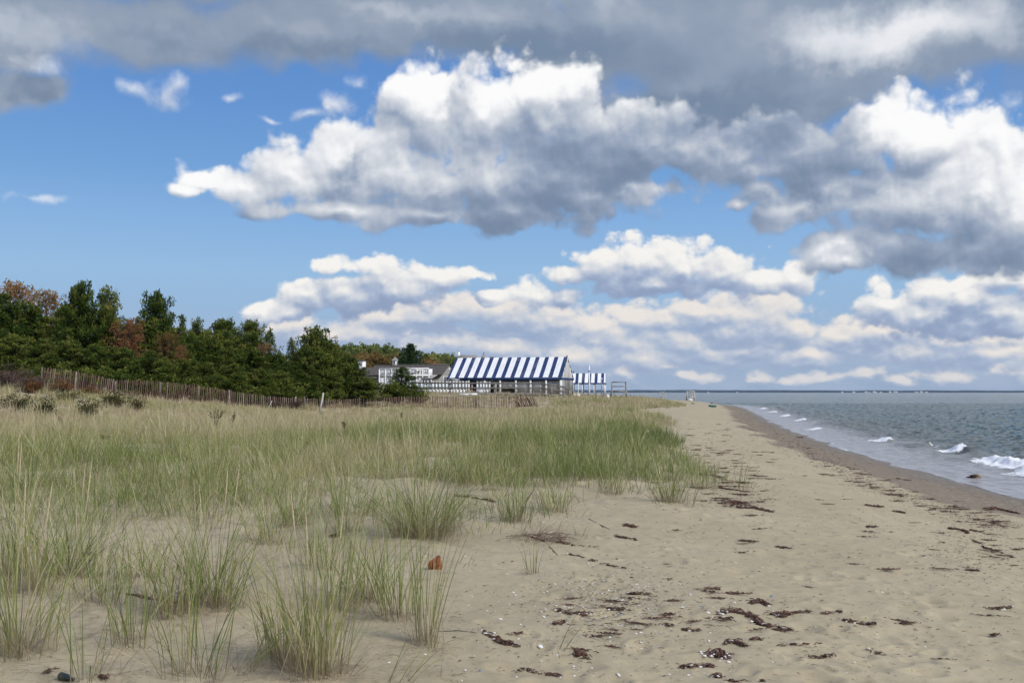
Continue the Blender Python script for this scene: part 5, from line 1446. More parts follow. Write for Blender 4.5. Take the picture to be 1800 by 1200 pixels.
ch3 = lifeguard_chair(1165, 688.5, 700, 300, 8.5, 'X', "small distant lifeguard chair half hidden by the dune crest", M_greyl)
p = at(1213, 705, 214.5)
bg_ = MB(); bg_.ball((0, 0, 0.22), 0.30, 10, 7, (1.6, 0.9, 0.75)); bg_.ball((0.42, 0.05, 0.16), 0.2, 8, 6, (1.3, 0.9, 0.8)); o_ = bg_.build("white_sack", M_white, smooth=True); o_.location = (p.x, p.y, hz(p.x, p.y)); setp(o_, "white sack lying under the pale lifeguard chair", "sack")
p = at(1068.5, 697, 145)
bg_ = MB(); bg_.ball((0, 0, 0.24), 0.26, 10, 8, (1, 1, 1.15)); bg_.tube([(0, 0, 0.5), (0, 0, 0.6)], 0.05, 6); o_ = bg_.build("float_buoy", M_white, smooth=True); o_.location = (p.x, p.y, hz(p.x, p.y) + 0.15); setp(o_, "round white float in the grass left of the grey lifeguard chair", "buoy")

# green tub on the sand
p = ground(1252.5, 715.5)
M_green = pmat("green_plastic", (0.018, 0.115, 0.085), 0.5, 0.1, 3)
M_rim = pmat("grey_rim", (0.30, 0.36, 0.37), 0.5, 0.1, 3)
tub = thing("green_tub", p, "small green tub with pale rim lying on the sand near the far shoreline bend", "tub", rz=R(-3))
k_ = p[1] / FPX
hl, hb_ = 7.4 * k_, 6.0 * k_
th_ = 4.0 * k_
m_ = MB(); n = 14
def ring(rx, ry, z): return [(rx * math.copysign(abs(math.cos(a)) ** 0.5, math.cos(a)), ry * math.copysign(abs(math.sin(a)) ** 0.5, math.sin(a)), z) for a in np.linspace(0, 2 * PI, n, endpoint=False)]
v = ring(hb_, 0.3, 0.0) + ring(hl, 0.38, th_) + ring(hl * 0.95, 0.34, th_) + ring(hb_ * 0.93, 0.26, 0.06)
m_.add(v, [(r * n + k, r * n + (k + 1) % n, (r + 1) * n + (k + 1) % n, (r + 1) * n + k) for r in range(3) for k in range(n)], [(3 * n, 3 * n + k, 3 * n + k + 1) for k in range(1, n - 1)])
m_.build("tub_body", M_green, tub)
m_ = MB(); m_.tube([*ring(hl * 1.0, 0.37, th_), ring(hl, 0.37, th_)[0]], 0.035, 6); m_.build("rim", M_rim, tub)

# houses on the far coast
fh_ = [(1481, 3.4, 688.2), (1501.5, 3.6, 688.0), (1523, 4.0, 687.8), (1528.5, 2.0, 688.6), (1537, 3.6, 687.2), (1540.5, 1.6, 689.0), (1549, 3.4, 688.8), (1565, 3.2, 687.6), (1575, 6.0, 687.6), (1612, 5.5, 688.6), (1620, 3.4, 687.4), (1629, 4.4, 689.0), (1245, 2.2, 688.4), (1296, 2.0, 689.0)]
M_hs = pmat("bright_clapboard", (0.80, 0.76, 0.70), 0.7, 0.06, 0.05)
h0 = None
for (px, wp, yt) in fh_:
    d_ = 5972.0
    a = at(px, yt, d_); Wd = wp / FPX * d_; Hh = max(5.0, a.z)
    if h0 is None:
        h0 = thing("coast_house", (0, 0, 0), "tiny pale house on the far shore, one speck in a row on the horizon", "house", "pale houses on the far shore")
        m_ = MB(); m_.box((0, 0.5, 0.28), (1.0, 0.9, 0.60)); m_.build("wall", M_hs, h0)
        m_ = MB(); m_.add([(-0.52, 0, 0.58), (0.52, 0, 0.58), (0.52, 0.5, 1.0), (-0.52, 0.5, 1.0), (0.52, 1.0, 0.58), (-0.52, 1.0, 0.58)], [(0, 1, 2, 3), (3, 2, 4, 5)], [(1, 4, 2), (0, 3, 5)]); m_.build("roof", M_hs, h0)
        c = h0
    else: c = copy_tree(h0)
    c.location = (a.x, d_, 0.0); c.scale = (Wd, Wd, Hh)

# ------------------------------------------------------------------ snow fence
M_slat = bpy.data.materials.new("fence_slat"); M_slat.use_nodes = True
t_ = M_slat.node_tree; t_.nodes.clear(); N = NT(t_)
cs_ = N.ramp(N.attr('tint'), [(0.0, (0.075, 0.040, 0.035)), (0.35, (0.155, 0.098, 0.080)), (0.7, (0.245, 0.190, 0.155)), (1.0, (0.36, 0.31, 0.26))])
sn = N.noise(N.vec('MULTIPLY', N.n('ShaderNodeTexCoord').outputs['Object'], (1, 1, 0.3)), 14.0, 4.0)
cs_ = N.mix(N.mrange(sn, 0.35, 0.7, 0, 0.45), cs_, (0.13, 0.105, 0.09))
b = N.n('ShaderNodeBsdfPrincipled'); N.put(b.inputs['Base Color'], cs_); b.inputs['Roughness'].default_value = 0.9; b.inputs['Specular IOR Level'].default_value = 0.15
o = N.n('ShaderNodeOutputMaterial'); t_.links.new(b.outputs[0], o.inputs[0])
M_wire = pmat("rusty_wire", (0.12, 0.075, 0.055), 0.8, 0.2, 5)
fr_ = np.random.default_rng(3)
# pixel column, depth, pixel row of the picket tops
FEN = [(73, 55.0, 645), (110, 56.2, 650), (150, 57.6, 656), (190, 59.0, 665), (205, 59.6, 667.5), (240, 61.0, 668), (270, 62.3, 669), (300, 63.6, 672), (335, 65.2, 676), (370, 67.2, 681), (401, 69.0, 686), (440, 71.5, 692), (470, 73.0, 696), (510, 75.5, 698), (560, 78.5, 700), (593, 80.5, 702), (630, 83.0, 700), (690, 87.0, 697.5), (760, 90.0, 696.5), (840, 92.5, 696), (905, 94.0, 695), (920, 94.5, 696)]
FPX_, FD_, FY_ = (np.array(c, float) for c in zip(*FEN))
def fence_run(p0, p1, label, pitch, lean_mu, tint_mu, posts, hmin=0.9):
    t = thing("snow_fence", (0, 0, 0), label, "snow fence", "runs of the picket snow fence")
    vs, qs, tn = [], [], []
    px = p0; n = 0; tops = []
    while px < p1:
        d = np.interp(px, FPX_, FD_); yt = np.interp(px, FPX_, FY_) + fr_.normal(0, 0.5)
        a = at(px, yt, d); g_ = hz(a.x, d)
        L = max(hmin, a.z - g_ + 0.15); zb = a.z - L
        ln_ = fr_.normal(lean_mu, 0.03) * L
        w, th = 0.031 if p0 > 500 else 0.023, 0.006
        ux = np.array((0.97, 0.25, 0.0)); uy = np.array((-0.25, 0.97, 0.0))
        bot = np.array((a.x - ln_ * 0.5, d, zb)); top = np.array((a.x + ln_ * 0.5, d, a.z))
        q8 = [bot - ux * w - uy * th, bot + ux * w - uy * th, bot + ux * w + uy * th, bot - ux * w + uy * th, top - ux * w - uy * th, top + ux * w - uy * th, top + ux * w + uy * th, top - ux * w + uy * th]
        vs += q8; o8 = n * 8
        qs += [(o8, o8 + 1, o8 + 5, o8 + 4), (o8 + 1, o8 + 2, o8 + 6, o8 + 5), (o8 + 2, o8 + 3, o8 + 7, o8 + 6), (o8 + 3, o8, o8 + 4, o8 + 7), (o8 + 4, o8 + 5, o8 + 6, o8 + 7)]
        tn += [np.clip(fr_.normal(tint_mu, 0.24), 0, 1)] * 8
        tops.append((a, L)); n += 1
        px += pitch * FPX / d * fr_.uniform(0.85, 1.15)
    mesh_np("slat_panel", np.array(vs), np.array(qs), M_slat, {'tint': np.array(tn)}, parent=t)
    for k, fz in enumerate((0.12, 0.5, 0.86)):
        m = MB(); m.tube([(a.x, a.y - 0.012, a.z - L * fz) for a, L in tops[::3]] + [(tops[-1][0].x, tops[-1][0].y - 0.012, tops[-1][0].z - tops[-1][1] * fz)], 0.006, 4); m.build("wire", M_wire, t)
    for (ppx, up, ln_, rad, mat) in posts:
        d = np.interp(ppx, FPX_, FD_) + 0.08; a = at(ppx, np.interp(ppx, FPX_, FY_), d); g_ = hz(a.x, d)
        m = MB(); m.tube([(a.x - ln_, d, g_ - 0.3), (a.x, d, a.z + up)], [rad, rad * 0.9], 7); m.build("post", mat, t, True)
    return t
fence_run(73, 206, "high left run of the snow fence, climbing the bank under the pines", 0.115, 0.10, 0.2, [(74, 0.0, 0.02, 0.05, M_greyd), (134, 0.02, 0.05, 0.045, M_grey)])
fence_run(206, 402, "middle run of the snow fence sloping down along the foot of the pines", 0.120, 0.06, 0.2, [(203.5, -0.1, 0.0, 0.05, M_greyl), (283, -0.05, 0.02, 0.05, M_greyl), (350, 0.0, 0.0, 0.045, M_grey)])
fence_run(402, 600, "low faded run of the snow fence half buried in brush and grass", 0.150, 0.02, 0.5, [(403, 0.05, 0.0, 0.05, M_grey), (443, 0.0, 0.0, 0.05, M_greyd), (520, 0.06, 0.0, 0.06, M_greyl), (535, 0.12, 0.0, 0.07, M_greyd)])
fence_run(600, 912, "long straight right run of the snow fence below the boardwalk", 0.150, 0.0, 0.30, [(632, 0.05, 0.0, 0.06, M_grey), (700, 0.0, 0.0, 0.05, M_greyd), (836, 0.02, 0.0, 0.06, M_greyd)])
# the fence end that has fallen over
fe = thing("fallen_fence_end", (0, 0, 0), "collapsed dark red end of the snow fence with pickets fanned over to the right", "snow fence", "runs of the picket snow fence")
vs, qs, tn = [], [], []
for i in range(34):
    px = 907 + i * 0.85; d = 94.6 + fr_.uniform(-0.25, 0.25); a = at(px, 690, d); g_ = hz(a.x, d)
    s = i / 33; lean = 0.02 + 0.6 * s + fr_.normal(0, 0.20); L = 1.15 * fr_.uniform(0.7, 1.05)
    bot = np.array((a.x + 0.55 * s, d, g_ + 0.28 + 0.1 * s)); top = bot + L * np.array((-math.sin(lean), 0.05, math.cos(lean)))
    w, th = 0.026, 0.008
    for (sx, sy, P_) in ((-1, -1, bot), (1, -1, bot), (1, 1, bot), (-1, 1, bot), (-1, -1, top), (1, -1, top), (1, 1, top), (-1, 1, top)): vs.append(P_ + np.array((sx * w, sy * th, 0)))
    o8 = i * 8; qs += [(o8, o8 + 1, o8 + 5, o8 + 4), (o8 + 1, o8 + 2, o8 + 6, o8 + 5), (o8 + 2, o8 + 3, o8 + 7, o8 + 6), (o8 + 3, o8, o8 + 4, o8 + 7), (o8 + 4, o8 + 5, o8 + 6, o8 + 7)]
    tn += [abs(fr_.normal(0.05, 0.12))] * 8
mesh_np("slat_panel", np.array(vs), np.array(qs), M_slat, {'tint': np.array(tn)}, parent=fe)
a, b_ = at(906, 702, 94.55), at(934, 704, 94.55)
m_ = MB(); m_.tube([(a.x, a.y, a.z), ((a.x + b_.x) / 2, a.y, a.z - 0.05), (b_.x, b_.y, b_.z)], 0.012, 5); m_.build("wire", M_wire, fe)
# loose posts in the meadow
def loose(pxa, ya, pxb, yb, d, rad, mat, label):
    a, b = at(pxa, ya, d), at(pxb, yb, d)
    g_ = min(b.z, hz(b.x, d)) - 0.2
    f_ = (b.z - g_)
    t = MB(); dv = (a - b)
    lo = b - dv * (f_ / max(0.1, dv.z))
    t.tube([lo, (lo + a) / 2 + Vector((0.02, 0, 0)), a], [rad, rad, rad * 0.85], 7)
    o = t.build("fence_post", mat, None, True); setp(o, label, "post")
loose(568.5, 690, 561, 727, 76, 0.075, M_greyl, "pale bleached post leaning right in front of the snow fence")
loose(478, 704, 472, 716, 72, 0.035, M_greyl, "short pale stick leaning in the low faded run of the fence")
loose(836.5, 700, 836, 722, 92.0, 0.05, M_greyd, "dark stake standing in front of the long right run of the fence")
# ------------------------------------------------------------------ weed, shells and stones on the sand
def plain_tint(name, stops, rough=0.8, spec=0.3):
    m = bpy.data.materials.new(name); m.use_nodes = True
    t = m.node_tree; t.nodes.clear(); N = NT(t)
    b = N.n('ShaderNodeBsdfPrincipled'); N.put(b.inputs['Base Color'], N.ramp(N.attr('tint'), stops)); b.inputs['Roughness'].default_value = rough
    b.inputs['Specular IOR Level'].default_value = spec
    o = N.n('ShaderNodeOutputMaterial'); t.links.new(b.outputs[0], o.inputs[0])
    return m
M_weed = plain_tint("dried_seaweed", [(0.0, (0.032, 0.017, 0.014)), (0.4, (0.085, 0.040, 0.029)), (0.7, (0.145, 0.088, 0.058)), (0.9, (0.24, 0.19, 0.125)), (1.0, (0.32, 0.26, 0.18))], 0.75)
M_shell = plain_tint("shell", [(0.0, (0.30, 0.31, 0.34)), (0.3, (0.55, 0.54, 0.53)), (1.0, (0.80, 0.79, 0.77))], 0.45, 0.5)
lr_ = np.random.default_rng(99)

def ribbons(cen, az, ln, wd, lift, tint, r, nseg=4, curl=0.8):
    """small curled strips lying on the ground, local frame"""
    n = len(cen); t = np.linspace(0, 1, nseg + 1)
    a = az[:, None] + curl * r.normal(0, 1, n)[:, None] * (t - 0.5) + 0.5 * r.normal(0, 1, (n, nseg + 1)) * curl
    st = (ln / nseg)[:, None]
    x = cen[:, 0:1] + np.cumsum(np.cos(a) * st, 1) - (np.cos(az) * ln * 0.5)[:, None]
    y = cen[:, 1:2] + np.cumsum(np.sin(a) * st, 1) - (np.sin(az) * ln * 0.5)[:, None]
    z = cen[:, 2:3] + lift[:, None] * np.sin(PI * t)[None] * r.uniform(0.1, 1.0, (n, 1)) + 0.3 * lift[:, None] * r.random((n, nseg + 1))
    w = (wd[:, None] * np.array([0.5] + [1.0] * (nseg - 1) + [0.25])[None]) * r.uniform(0.6, 1.2, (n, nseg + 1)) * 0.5
    nx, ny = -np.sin(a), np.cos(a)
    tw = r.uniform(0.2, 1.0, (n, 1)); zz = w * np.sqrt(1 - tw ** 2) 
    L = np.stack([x + nx * w * tw, y + ny * w * tw, z + zz + 0.002], -1); Rr = np.stack([x - nx * w * tw, y - ny * w * tw, z - zz + 0.004], -1)
    v = np.stack([L, Rr], 2).reshape(n, -1, 3); k = 2 * (nseg + 1)
    base = (np.arange(n) * k)[:, None]
    q = np.concatenate([np.stack([base + 2 * i, base + 2 * i + 1, base + 2 * i + 3, base + 2 * i + 2], -1) for i in range(nseg)], 1).reshape(-1, 4)
    return v.reshape(-1, 3), q, np.repeat(tint, k)

def lump(c, rx, ry, rz, r, nu=12, nv=8, rough=0.35):
    th = np.linspace(0, PI, nv + 1)[:, None]; ph = np.linspace(0, 2 * PI, nu, endpoint=False)[None]
    X, Y, Z = np.sin(th) * np.cos(ph), np.sin(th) * np.sin(ph), np.cos(th) * np.ones_like(ph)
    o = r.uniform(0, 50)
    k = 1 + rough * (fbm(X * 1.7 + o, Y * 1.7 + Z * 2.1 + o, 3) + 0.4 * fbm(X * 6 + o, Y * 6 + Z * 5, 2))
    v = np.stack([c[0] + rx * X * k, c[1] + ry * Y * k, c[2] + rz * np.maximum(Z, -0.3) * k], -1).reshape(-1, 3)
    q = np.array([(i * nu + j, (i + 1) * nu + j, (i + 1) * nu + (j + 1) % nu, i * nu + (j + 1) % nu) for i in range(nv) for j in range(nu)])
    return v, q

def weed(path_px, wpx, label, group=None, dens=1.0, shells=0.0, hgt=0.3, name="seaweed_clump", link_z=True):
    """a drift of dried weed along pixel points of the photograph, its width in pixels"""
    P_ = np.array([ground(*p) for p in path_px])
    if len(P_) == 1: P_ = np.vstack([P_, P_ + (0.02, 0, 0)])
    d0 = P_[:, 1].mean(); k_ = d0 / FPX; c0 = P_.mean(0); c0[2] = hz(c0[0], c0[1])
    seg = np.linalg.norm(np.diff(P_, axis=0), axis=1); Ltot = seg.sum(); cum = np.concatenate([[0], np.cumsum(seg)])
    root = thing(name, c0, label, "seaweed", group)
    wid = wpx * k_
    dens = dens * (0.45 if wpx <= 4.5 and Ltot > 0.4 else 1.0)
    n = int(np.clip((Ltot + wid * 2.2) / (0.020 + 0.0012 * d0) * 9 * dens * (0.5 + wid * 4), 24, 1400))
    kc = max(2, int(Ltot / (wid * 1.6 + 0.02))); cc_ = lr_.random(kc) * Ltot
    s = np.clip(np.where(lr_.random(n) < 0.72, cc_[lr_.integers(0, kc, n)] + lr_.normal(0, wid * 0.55 + 0.008, n), lr_.random(n) * Ltot), 0, Ltot)
    env = 0.35 + 0.65 * np.sin(PI * np.clip(s / (Ltot + 1e-6), 0.02, 0.98)) ** 0.5
    env = env * (0.65 + 0.5 * np.abs(perlin(s / (wid + 0.02) * 0.7 + 3.3, s * 0 + d0)))
    cx, cy = np.interp(s, cum, P_[:, 0]), np.interp(s, cum, P_[:, 1])
    ox, oy = lr_.normal(0, 1, n) * wid * 0.55 * env, lr_.normal(0, 1, n) * wid * 0.75 * env
    x, y = cx + ox, cy + oy
    core = np.exp(-(ox / (wid + 1e-6)) ** 2 - (oy / (wid + 1e-6)) ** 2)
    z = height(x, y) - c0[2] + wid * hgt * 0.7 * core * lr_.random(n) * env
    az = np.where(lr_.random(n) < 0.6, np.arctan2(P_[-1, 1] - P_[0, 1], P_[-1, 0] - P_[0, 0]) + lr_.normal(0, 0.4, n), lr_.uniform(0, 2 * PI, n))
    ln = lr_.uniform(0.02, 0.075, n) * (0.6 + 0.05 * d0); wd = lr_.uniform(0.004, 0.012, n) * (0.6 + 0.08 * d0)
    v, q, tn = ribbons(np.stack([x - c0[0], y - c0[1], z], -1), az, ln, wd, np.full(n, 0.012 + wid * 0.10), np.clip(np.abs(lr_.normal(0.32, 0.3, n)), 0, 1), lr_)
    mesh_np("weed_strands", v, q, M_weed, {'tint': tn}, parent=root)
    # matted body
    nb = max(1, int(Ltot / (wid * 0.9 + 0.03)))
    thin = wpx <= 4.5
    if thin: nb = 1
    vs, qs, o = [], [], 0
    for j in range(nb):
        sj = (j + 0.5) / nb * Ltot; e = 0.4 + 0.6 * math.sin(PI * np.clip(sj / (Ltot + 1e-6), 0.05, 0.95))
        x_, y_ = np.interp(sj, cum, P_[:, 0]) + lr_.normal(0, wid * 0.15), np.interp(sj, cum, P_[:, 1]) + lr_.normal(0, wid * 0.2)
        v, q = lump((x_ - c0[0], y_ - c0[1], hz(x_, y_) - c0[2]), (wid * 0.62 * e + (0 if thin else Ltot / nb * 0.22)) * lr_.uniform(0.6, 1.1), wid * 0.60 * e * lr_.uniform(0.6, 1.15), wid * hgt * e * lr_.uniform(0.6, 1.1), lr_, rough=0.8)
        vs.append(v); qs.append(q + o); o += len(v)
    vv = np.concatenate(vs)
    mesh_np("weed_mat", vv, np.concatenate(qs), M_weed, {'tint': np.clip(lr_.normal(0.28, 0.16, len(vv)), 0, 1)}, parent=root)
    if shells:
        m = max(2, int(shells)); vs, qs, o = [], [], 0
        for j in range(m):
            sj = lr_.random() * Ltot; x_, y_ = np.interp(sj, cum, P_[:, 0]) + lr_.normal(0, wid * 0.5), np.interp(sj, cum, P_[:, 1]) + lr_.normal(0, wid * 0.6)
            r_ = lr_.uniform(0.006, 0.016)
            v, q = lump((x_ - c0[0], y_ - c0[1], hz(x_, y_) - c0[2] + wid * hgt * 0.55 * lr_.random()), r_, r_ * 0.8, r_ * 0.6, lr_, 7, 5, 0.3); vs.append(v); qs.append(q + o); o += len(v)
        mesh_np("caught_shells", np.concatenate(vs), np.concatenate(qs), M_shell, {'tint': lr_.uniform(0.1, 1, o)}, parent=root)
    return root

SG = "dried seaweed clumps on the beach"
weed([(1258, 1082), (1285, 1073), (1315, 1080), (1330, 1092), (1352, 1103), (1385, 1108)], 11, "longest curving drift of dark red seaweed mixed with shells, across the lower beach", SG, 1.2, 26, 0.5)
weed([(1318, 1062), (1333, 1056), (1350, 1065)], 7, "small hump of seaweed just above the longest curving drift", SG, 1, 3, 0.5)
weed([(1350, 1078), (1375, 1083), (1392, 1078)], 9, "seaweed lump with a shell on its back right of the small hump", SG, 1, 4, 0.6)
weed([(1395, 1078), (1425, 1076)], 3, "thin trail of seaweed bits leading right from the shell backed lump", SG, 1, 0, 0.4)
weed([(1478, 1090), (1500, 1095), (1532, 1098)], 6, "slim seaweed drift with one raised end, right of the longest drift", SG, 1, 4, 0.6)
weed([(1443, 1080), (1475, 1076)], 3.5, "short flat seaweed strip above the slim raised-end drift", SG, 1, 1, 0.4)
weed([(1240, 1152), (1262, 1148), (1283, 1160)], 14, "broad shelly seaweed mound near the bottom of the sand", SG, 1.0, 30, 0.45)
weed([(1200, 1174), (1230, 1172), (1252, 1173)], 8, "dark red seaweed roll directly below the broad shelly mound", SG, 1.2, 10, 0.7)
weed([(1252, 1190), (1268, 1188)], 9, "small round shelly seaweed heap at the bottom below the red roll", SG, 1, 8, 0.6)
weed([(1280, 1199), (1340, 1199)], 6, "orange brown seaweed line cut by the bottom picture edge", SG, 1, 3, 0.5)
weed([(1270, 1133), (1288, 1126), (1308, 1136)], 7, "arched seaweed scrap between the longest drift and the shelly mound", SG, 1, 6, 0.7)
weed([(1322, 1125), (1340, 1124)], 4, "little dark seaweed twist below the right half of the longest drift", SG, 1, 0, 0.6)
weed([(1424, 1157), (1445, 1158), (1465, 1153)], 6, "lone dark red seaweed roll on the open lower sand", SG, 1.2, 0, 0.7)
weed([(1203, 1108), (1230, 1109)], 5, "small dark seaweed patch left of the longest drift", SG, 1, 2, 0.4)
weed([(1012, 1150), (1030, 1158)], 11, "dark curled seaweed knot standing up from the sand below the shell scatter", SG, 1.2, 0, 1.0)
weed([(850, 1110), (875, 1128), (915, 1138)], 8, "long tattered seaweed and twig drift with shells, left of the shell scatter", SG, 1.2, 12, 0.4)
weed([(915, 1178), (945, 1183), (985, 1190)], 6, "seaweed and bark strip near the bottom below the tattered drift", SG, 1, 2, 0.4)
weed([(975, 1072), (1010, 1080), (1040, 1078)], 7, "wide flat seaweed patch inside the shell scatter", SG, 1, 14, 0.3)
weed([(1068, 1070), (1105, 1072)], 5, "flat seaweed patch at the right of the shell scatter", SG, 1, 10, 0.3)
weed([(975, 1097), (990, 1094)], 7, "seaweed lump in the middle of the shell scatter", SG, 1, 2, 0.7)
weed([(1100, 1043), (1118, 1046)], 6, "dark seaweed lump at the upper right of the shell scatter", SG, 1, 2, 0.7)
weed([(1160, 1098), (1183, 1101)], 6, "brown seaweed bit between the shell scatter and the longest drift", SG, 1, 2, 0.5)
weed([(1165, 1083), (1183, 1080)], 5, "dark seaweed bit beside the brown one, upper of the pair", SG, 1, 0, 0.6)
weed([(1298, 893), (1325, 893), (1362, 901)], 8, "large dark seaweed drift in the middle of the upper beach", SG, 1.0, 0, 0.35)
weed([(1258, 885), (1295, 887)], 4, "thin seaweed line leading to the large drift of the upper beach", SG, 1, 0, 0.3)
weed([(1522, 888), (1548, 891)], 5, "flat dark seaweed scrap midway between the grass tip and the water", SG, 1, 0, 0.35)
weed([(1572, 899), (1590, 902)], 5, "seaweed scrap right below the flat dark one on the mid beach", SG, 1, 0, 0.35)
weed([(1730, 896), (1748, 894), (1785, 902)], 7, "black seaweed heap on the dark wet band near the right picture edge", SG, 1.2, 0, 0.6)
weed([(1303, 951), (1335, 953)], 4.5, "two-part seaweed strip alone on bare mid sand", SG, 1, 0, 0.4)
weed([(1362, 961), (1390, 964)], 4.5, "brown seaweed strip right of the two-part strip", SG, 1, 0, 0.4)
weed([(1525, 928), (1543, 926)], 4.5, "reddish seaweed curl on mid sand below the flat dark scrap", SG, 1, 0, 0.5)
weed([(1668, 930), (1690, 932), (1700, 938)], 6, "ragged reddish seaweed patch on the beach by the right picture edge", SG, 1, 3, 0.35)
weed([(1705, 932), (1728, 936)], 5, "dark seaweed bar just right of the ragged reddish patch", SG, 1, 0, 0.4)
weed([(1710, 950), (1735, 965), (1780, 980)], 4, "long broken seaweed trail slanting toward the right picture edge", SG, 1, 4, 0.35)
weed([(1697, 1002), (1716, 1004)], 6, "small dark red seaweed knob with a tail, under the slanting trail", SG, 1, 0, 0.6)
weed([(1240, 1035), (1262, 1036)], 3.5, "straight dark red stick of seaweed above the longest drift", SG, 1, 0, 0.5)
weed([(1740, 1118), (1755, 1116)], 4, "small seaweed bit low near the right picture edge", SG, 1, 0, 0.5)
weed([(1730, 1070), (1775, 1068)], 5, "faded seaweed patch with a shell near the right picture edge", SG, 1, 3, 0.25)
weed([(1098, 923), (1118, 928)], 7, "dark tangled seaweed lump right of the dead root tangle", SG, 1, 0, 0.5)
weed([(1080, 942), (1120, 950)], 4, "line of brown seaweed bits under the dark tangled lump", SG, 1, 0, 0.3)
weed([(980, 953), (1010, 960), (1050, 962)], 4, "slanting line of seaweed bits right of the dead root tangle", SG, 1, 0, 0.3)
weed([(1000, 975), (1050, 990), (1115, 1002)], 3, "thin weed string running down right from the dead root tangle", SG, 1, 0, 0.3)
weed([(800, 872), (850, 878), (870, 884)], 6, "strip of dark weed lying along the foot of the meadow", SG, 1, 4, 0.3)
weed([(1215, 832), (1262, 838)], 5, "seaweed strip by the seaward tip of the grass", SG, 1, 0, 0.25)
weed([(1265, 858), (1298, 862)], 5, "dark seaweed strip on the upper beach beyond the large drift", SG, 1, 0, 0.25)
weed([(1575, 841), (1600, 845)], 4, "seaweed bit at the inner edge of the wet band", SG, 1, 0, 0.3)
weed([(1402, 769), (1412, 769)], 4, "black seaweed clot on the wet band beside the far wash", SG, 1, 0, 0.5)
weed([(80, 1183), (92, 1178)], 5, "small dark weed bit at the foot of the tall left-edge tussock", SG, 1, 0, 0.5)
weed([(178, 1190), (186, 1194)], 6, "dark red weed scrap right of the dark bottle", SG, 1, 0, 0.6)
weed([(585, 943), (592, 942)], 7, "small dark cone-like lump on the sand below the meadow", None, 1, 0, 0.9, name="pine_cone")['category'] = "cone"
for (px, lab) in [(1216, "dark weed lump on the far sand by the pale lifeguard chair's foot"), (1251, "dark weed lump on the far sand directly above the green tub"), (1264.5, "single black weed lump just right of the green tub"), (1271.5, "larger black weed lump in the far row right of the green tub"), (1281.5, "last low weed lump in the far row where sand meets sea")]:
    weed([(px, 709 if px != 1216 else 709.5), (px + 2, 709 if px != 1216 else 709.5)], 2.0, lab, SG, 0.6, 0, 0.8)

# scraps too many to name: six shapes, copied
protos = []
for i in range(6):
    r = np.random.default_rng(200 + i); n = 34 + 10 * (i % 3)
    cx = r.normal(0, 0.07, n); cy = r.normal(0, 0.022, n)
    v, q, tn = ribbons(np.stack([cx, cy, np.abs(r.normal(0, 0.004, n))], -1), r.normal(0, 0.6, n), r.uniform(0.03, 0.10, n), r.uniform(0.005, 0.014, n), np.full(n, 0.016), np.clip(np.abs(r.normal(0.3, 0.28, n)), 0, 1), r)
    o = mesh_np("seaweed_scrap", v, q, M_weed, {'tint': tn}, link=(True))
    setp(o, "small flat scrap of dark dried seaweed lying on the open beach sand", "seaweed", "small seaweed scraps")
    protos.append(o)
def scatter_scraps(n, fpos, smin, smax):
    out = []
    for i in range(n):
        px, py = fpos()
        p = ground(px, py)
        if shore_s(p[0], p[1]) < 2.2: continue
        out.append((p, lr_.uniform(smin, smax)))
    return out
spots = []
def f1():     # thick scatter beside the grass tip
    py = 742 + 150 * lr_.random() ** 0.8; return lr_.normal(1262 + 0.18 * (py - 742), 42), py
def f2():     # wrack line along the wet band
    t = lr_.random() ** 0.7; py = 722 + t * 205; px = np.interp(py, [722, 735, 795, 830, 860, 900, 930], [1305, 1325, 1440, 1500, 1560, 1690, 1800]) + lr_.normal(-14, 22); return px, py
def f3():     # open beach
    return lr_.uniform(1150, 1790), 760 + 400 * lr_.random()
def f4():     # shell scatter
    return lr_.normal(1060, 75), lr_.normal(1065, 38)
def f5():
    return lr_.normal(1715, 50), lr_.normal(955, 32)
for n, f, a, b in ((80, f1, 0.4, 1.05), (80, f2, 0.4, 1.1), (56, f3, 0.3, 0.8), (26, f4, 0.25, 0.6), (20, f5, 0.3, 0.75)): spots += scatter_scraps(n, f, a, b)
for i, (p, sc) in enumerate(spots):
    pr = protos[i % 6]
    o = pr if i < 6 else pr.copy()
    if i >= 6: COL.objects.link(o)
    sc *= 1.0 + 0.012 * p[1]
    o.location = (p[0], p[1], p[2] + 0.002); o.rotation_euler = (0, 0, lr_.normal(-0.25, 0.45)); o.scale = (sc, sc * lr_.uniform(0.7, 1.6), sc)

# crumbs of weed and grass: uncountable
def crumbs(name, n, fs, lnr, wdr, tint_mu, tint_sd, mat, flat=False):
    P_ = []
    while len(P_) < n:
        f = fs[int(lr_.integers(len(fs)))]
        px, py = f()
        if py > 1199 or py < 700: continue
        P_.append((px, py))
    P_ = np.array(P_)
    cx = (P_[:, 0] - 900) / FPX; cz = (600 - P_[:, 1]) / FPX; yy = CP - cz * SP; zz = SP + cz * CP
    d = -1.6 / zz * yy
    for _ in range(12):
        h = height(cx / yy * d, d, fine=True); d = 0.5 * d + 0.5 * np.clip((h - EYE) / zz * yy, 3, 300)
    x = cx / yy * d; h = height(x, d)
    ok = (shore_s(x, d) > 1.2) & (d < 200); x, d, h = x[ok], d[ok], h[ok]; m = len(x)
    sc = 0.7 + 0.045 * d
    v, q, tn = ribbons(np.stack([x, d, h + 0.001], -1), lr_.normal(-0.15, 0.6, m), lr_.uniform(*lnr, m) * sc, lr_.uniform(*wdr, m) * sc, 0.006 * sc, np.clip(lr_.normal(tint_mu, tint_sd, m), 0, 1), lr_, 2, 0.5)
    o = mesh_np(name, v, q, mat, {'tint': tn}); setp(o, kind='stuff'); return o
def g1(): return lr_.uniform(760, 1800), 740 + 460 * lr_.random()
def g2(): return lr_.uniform(0, 800), 880 + 320 * lr_.random()
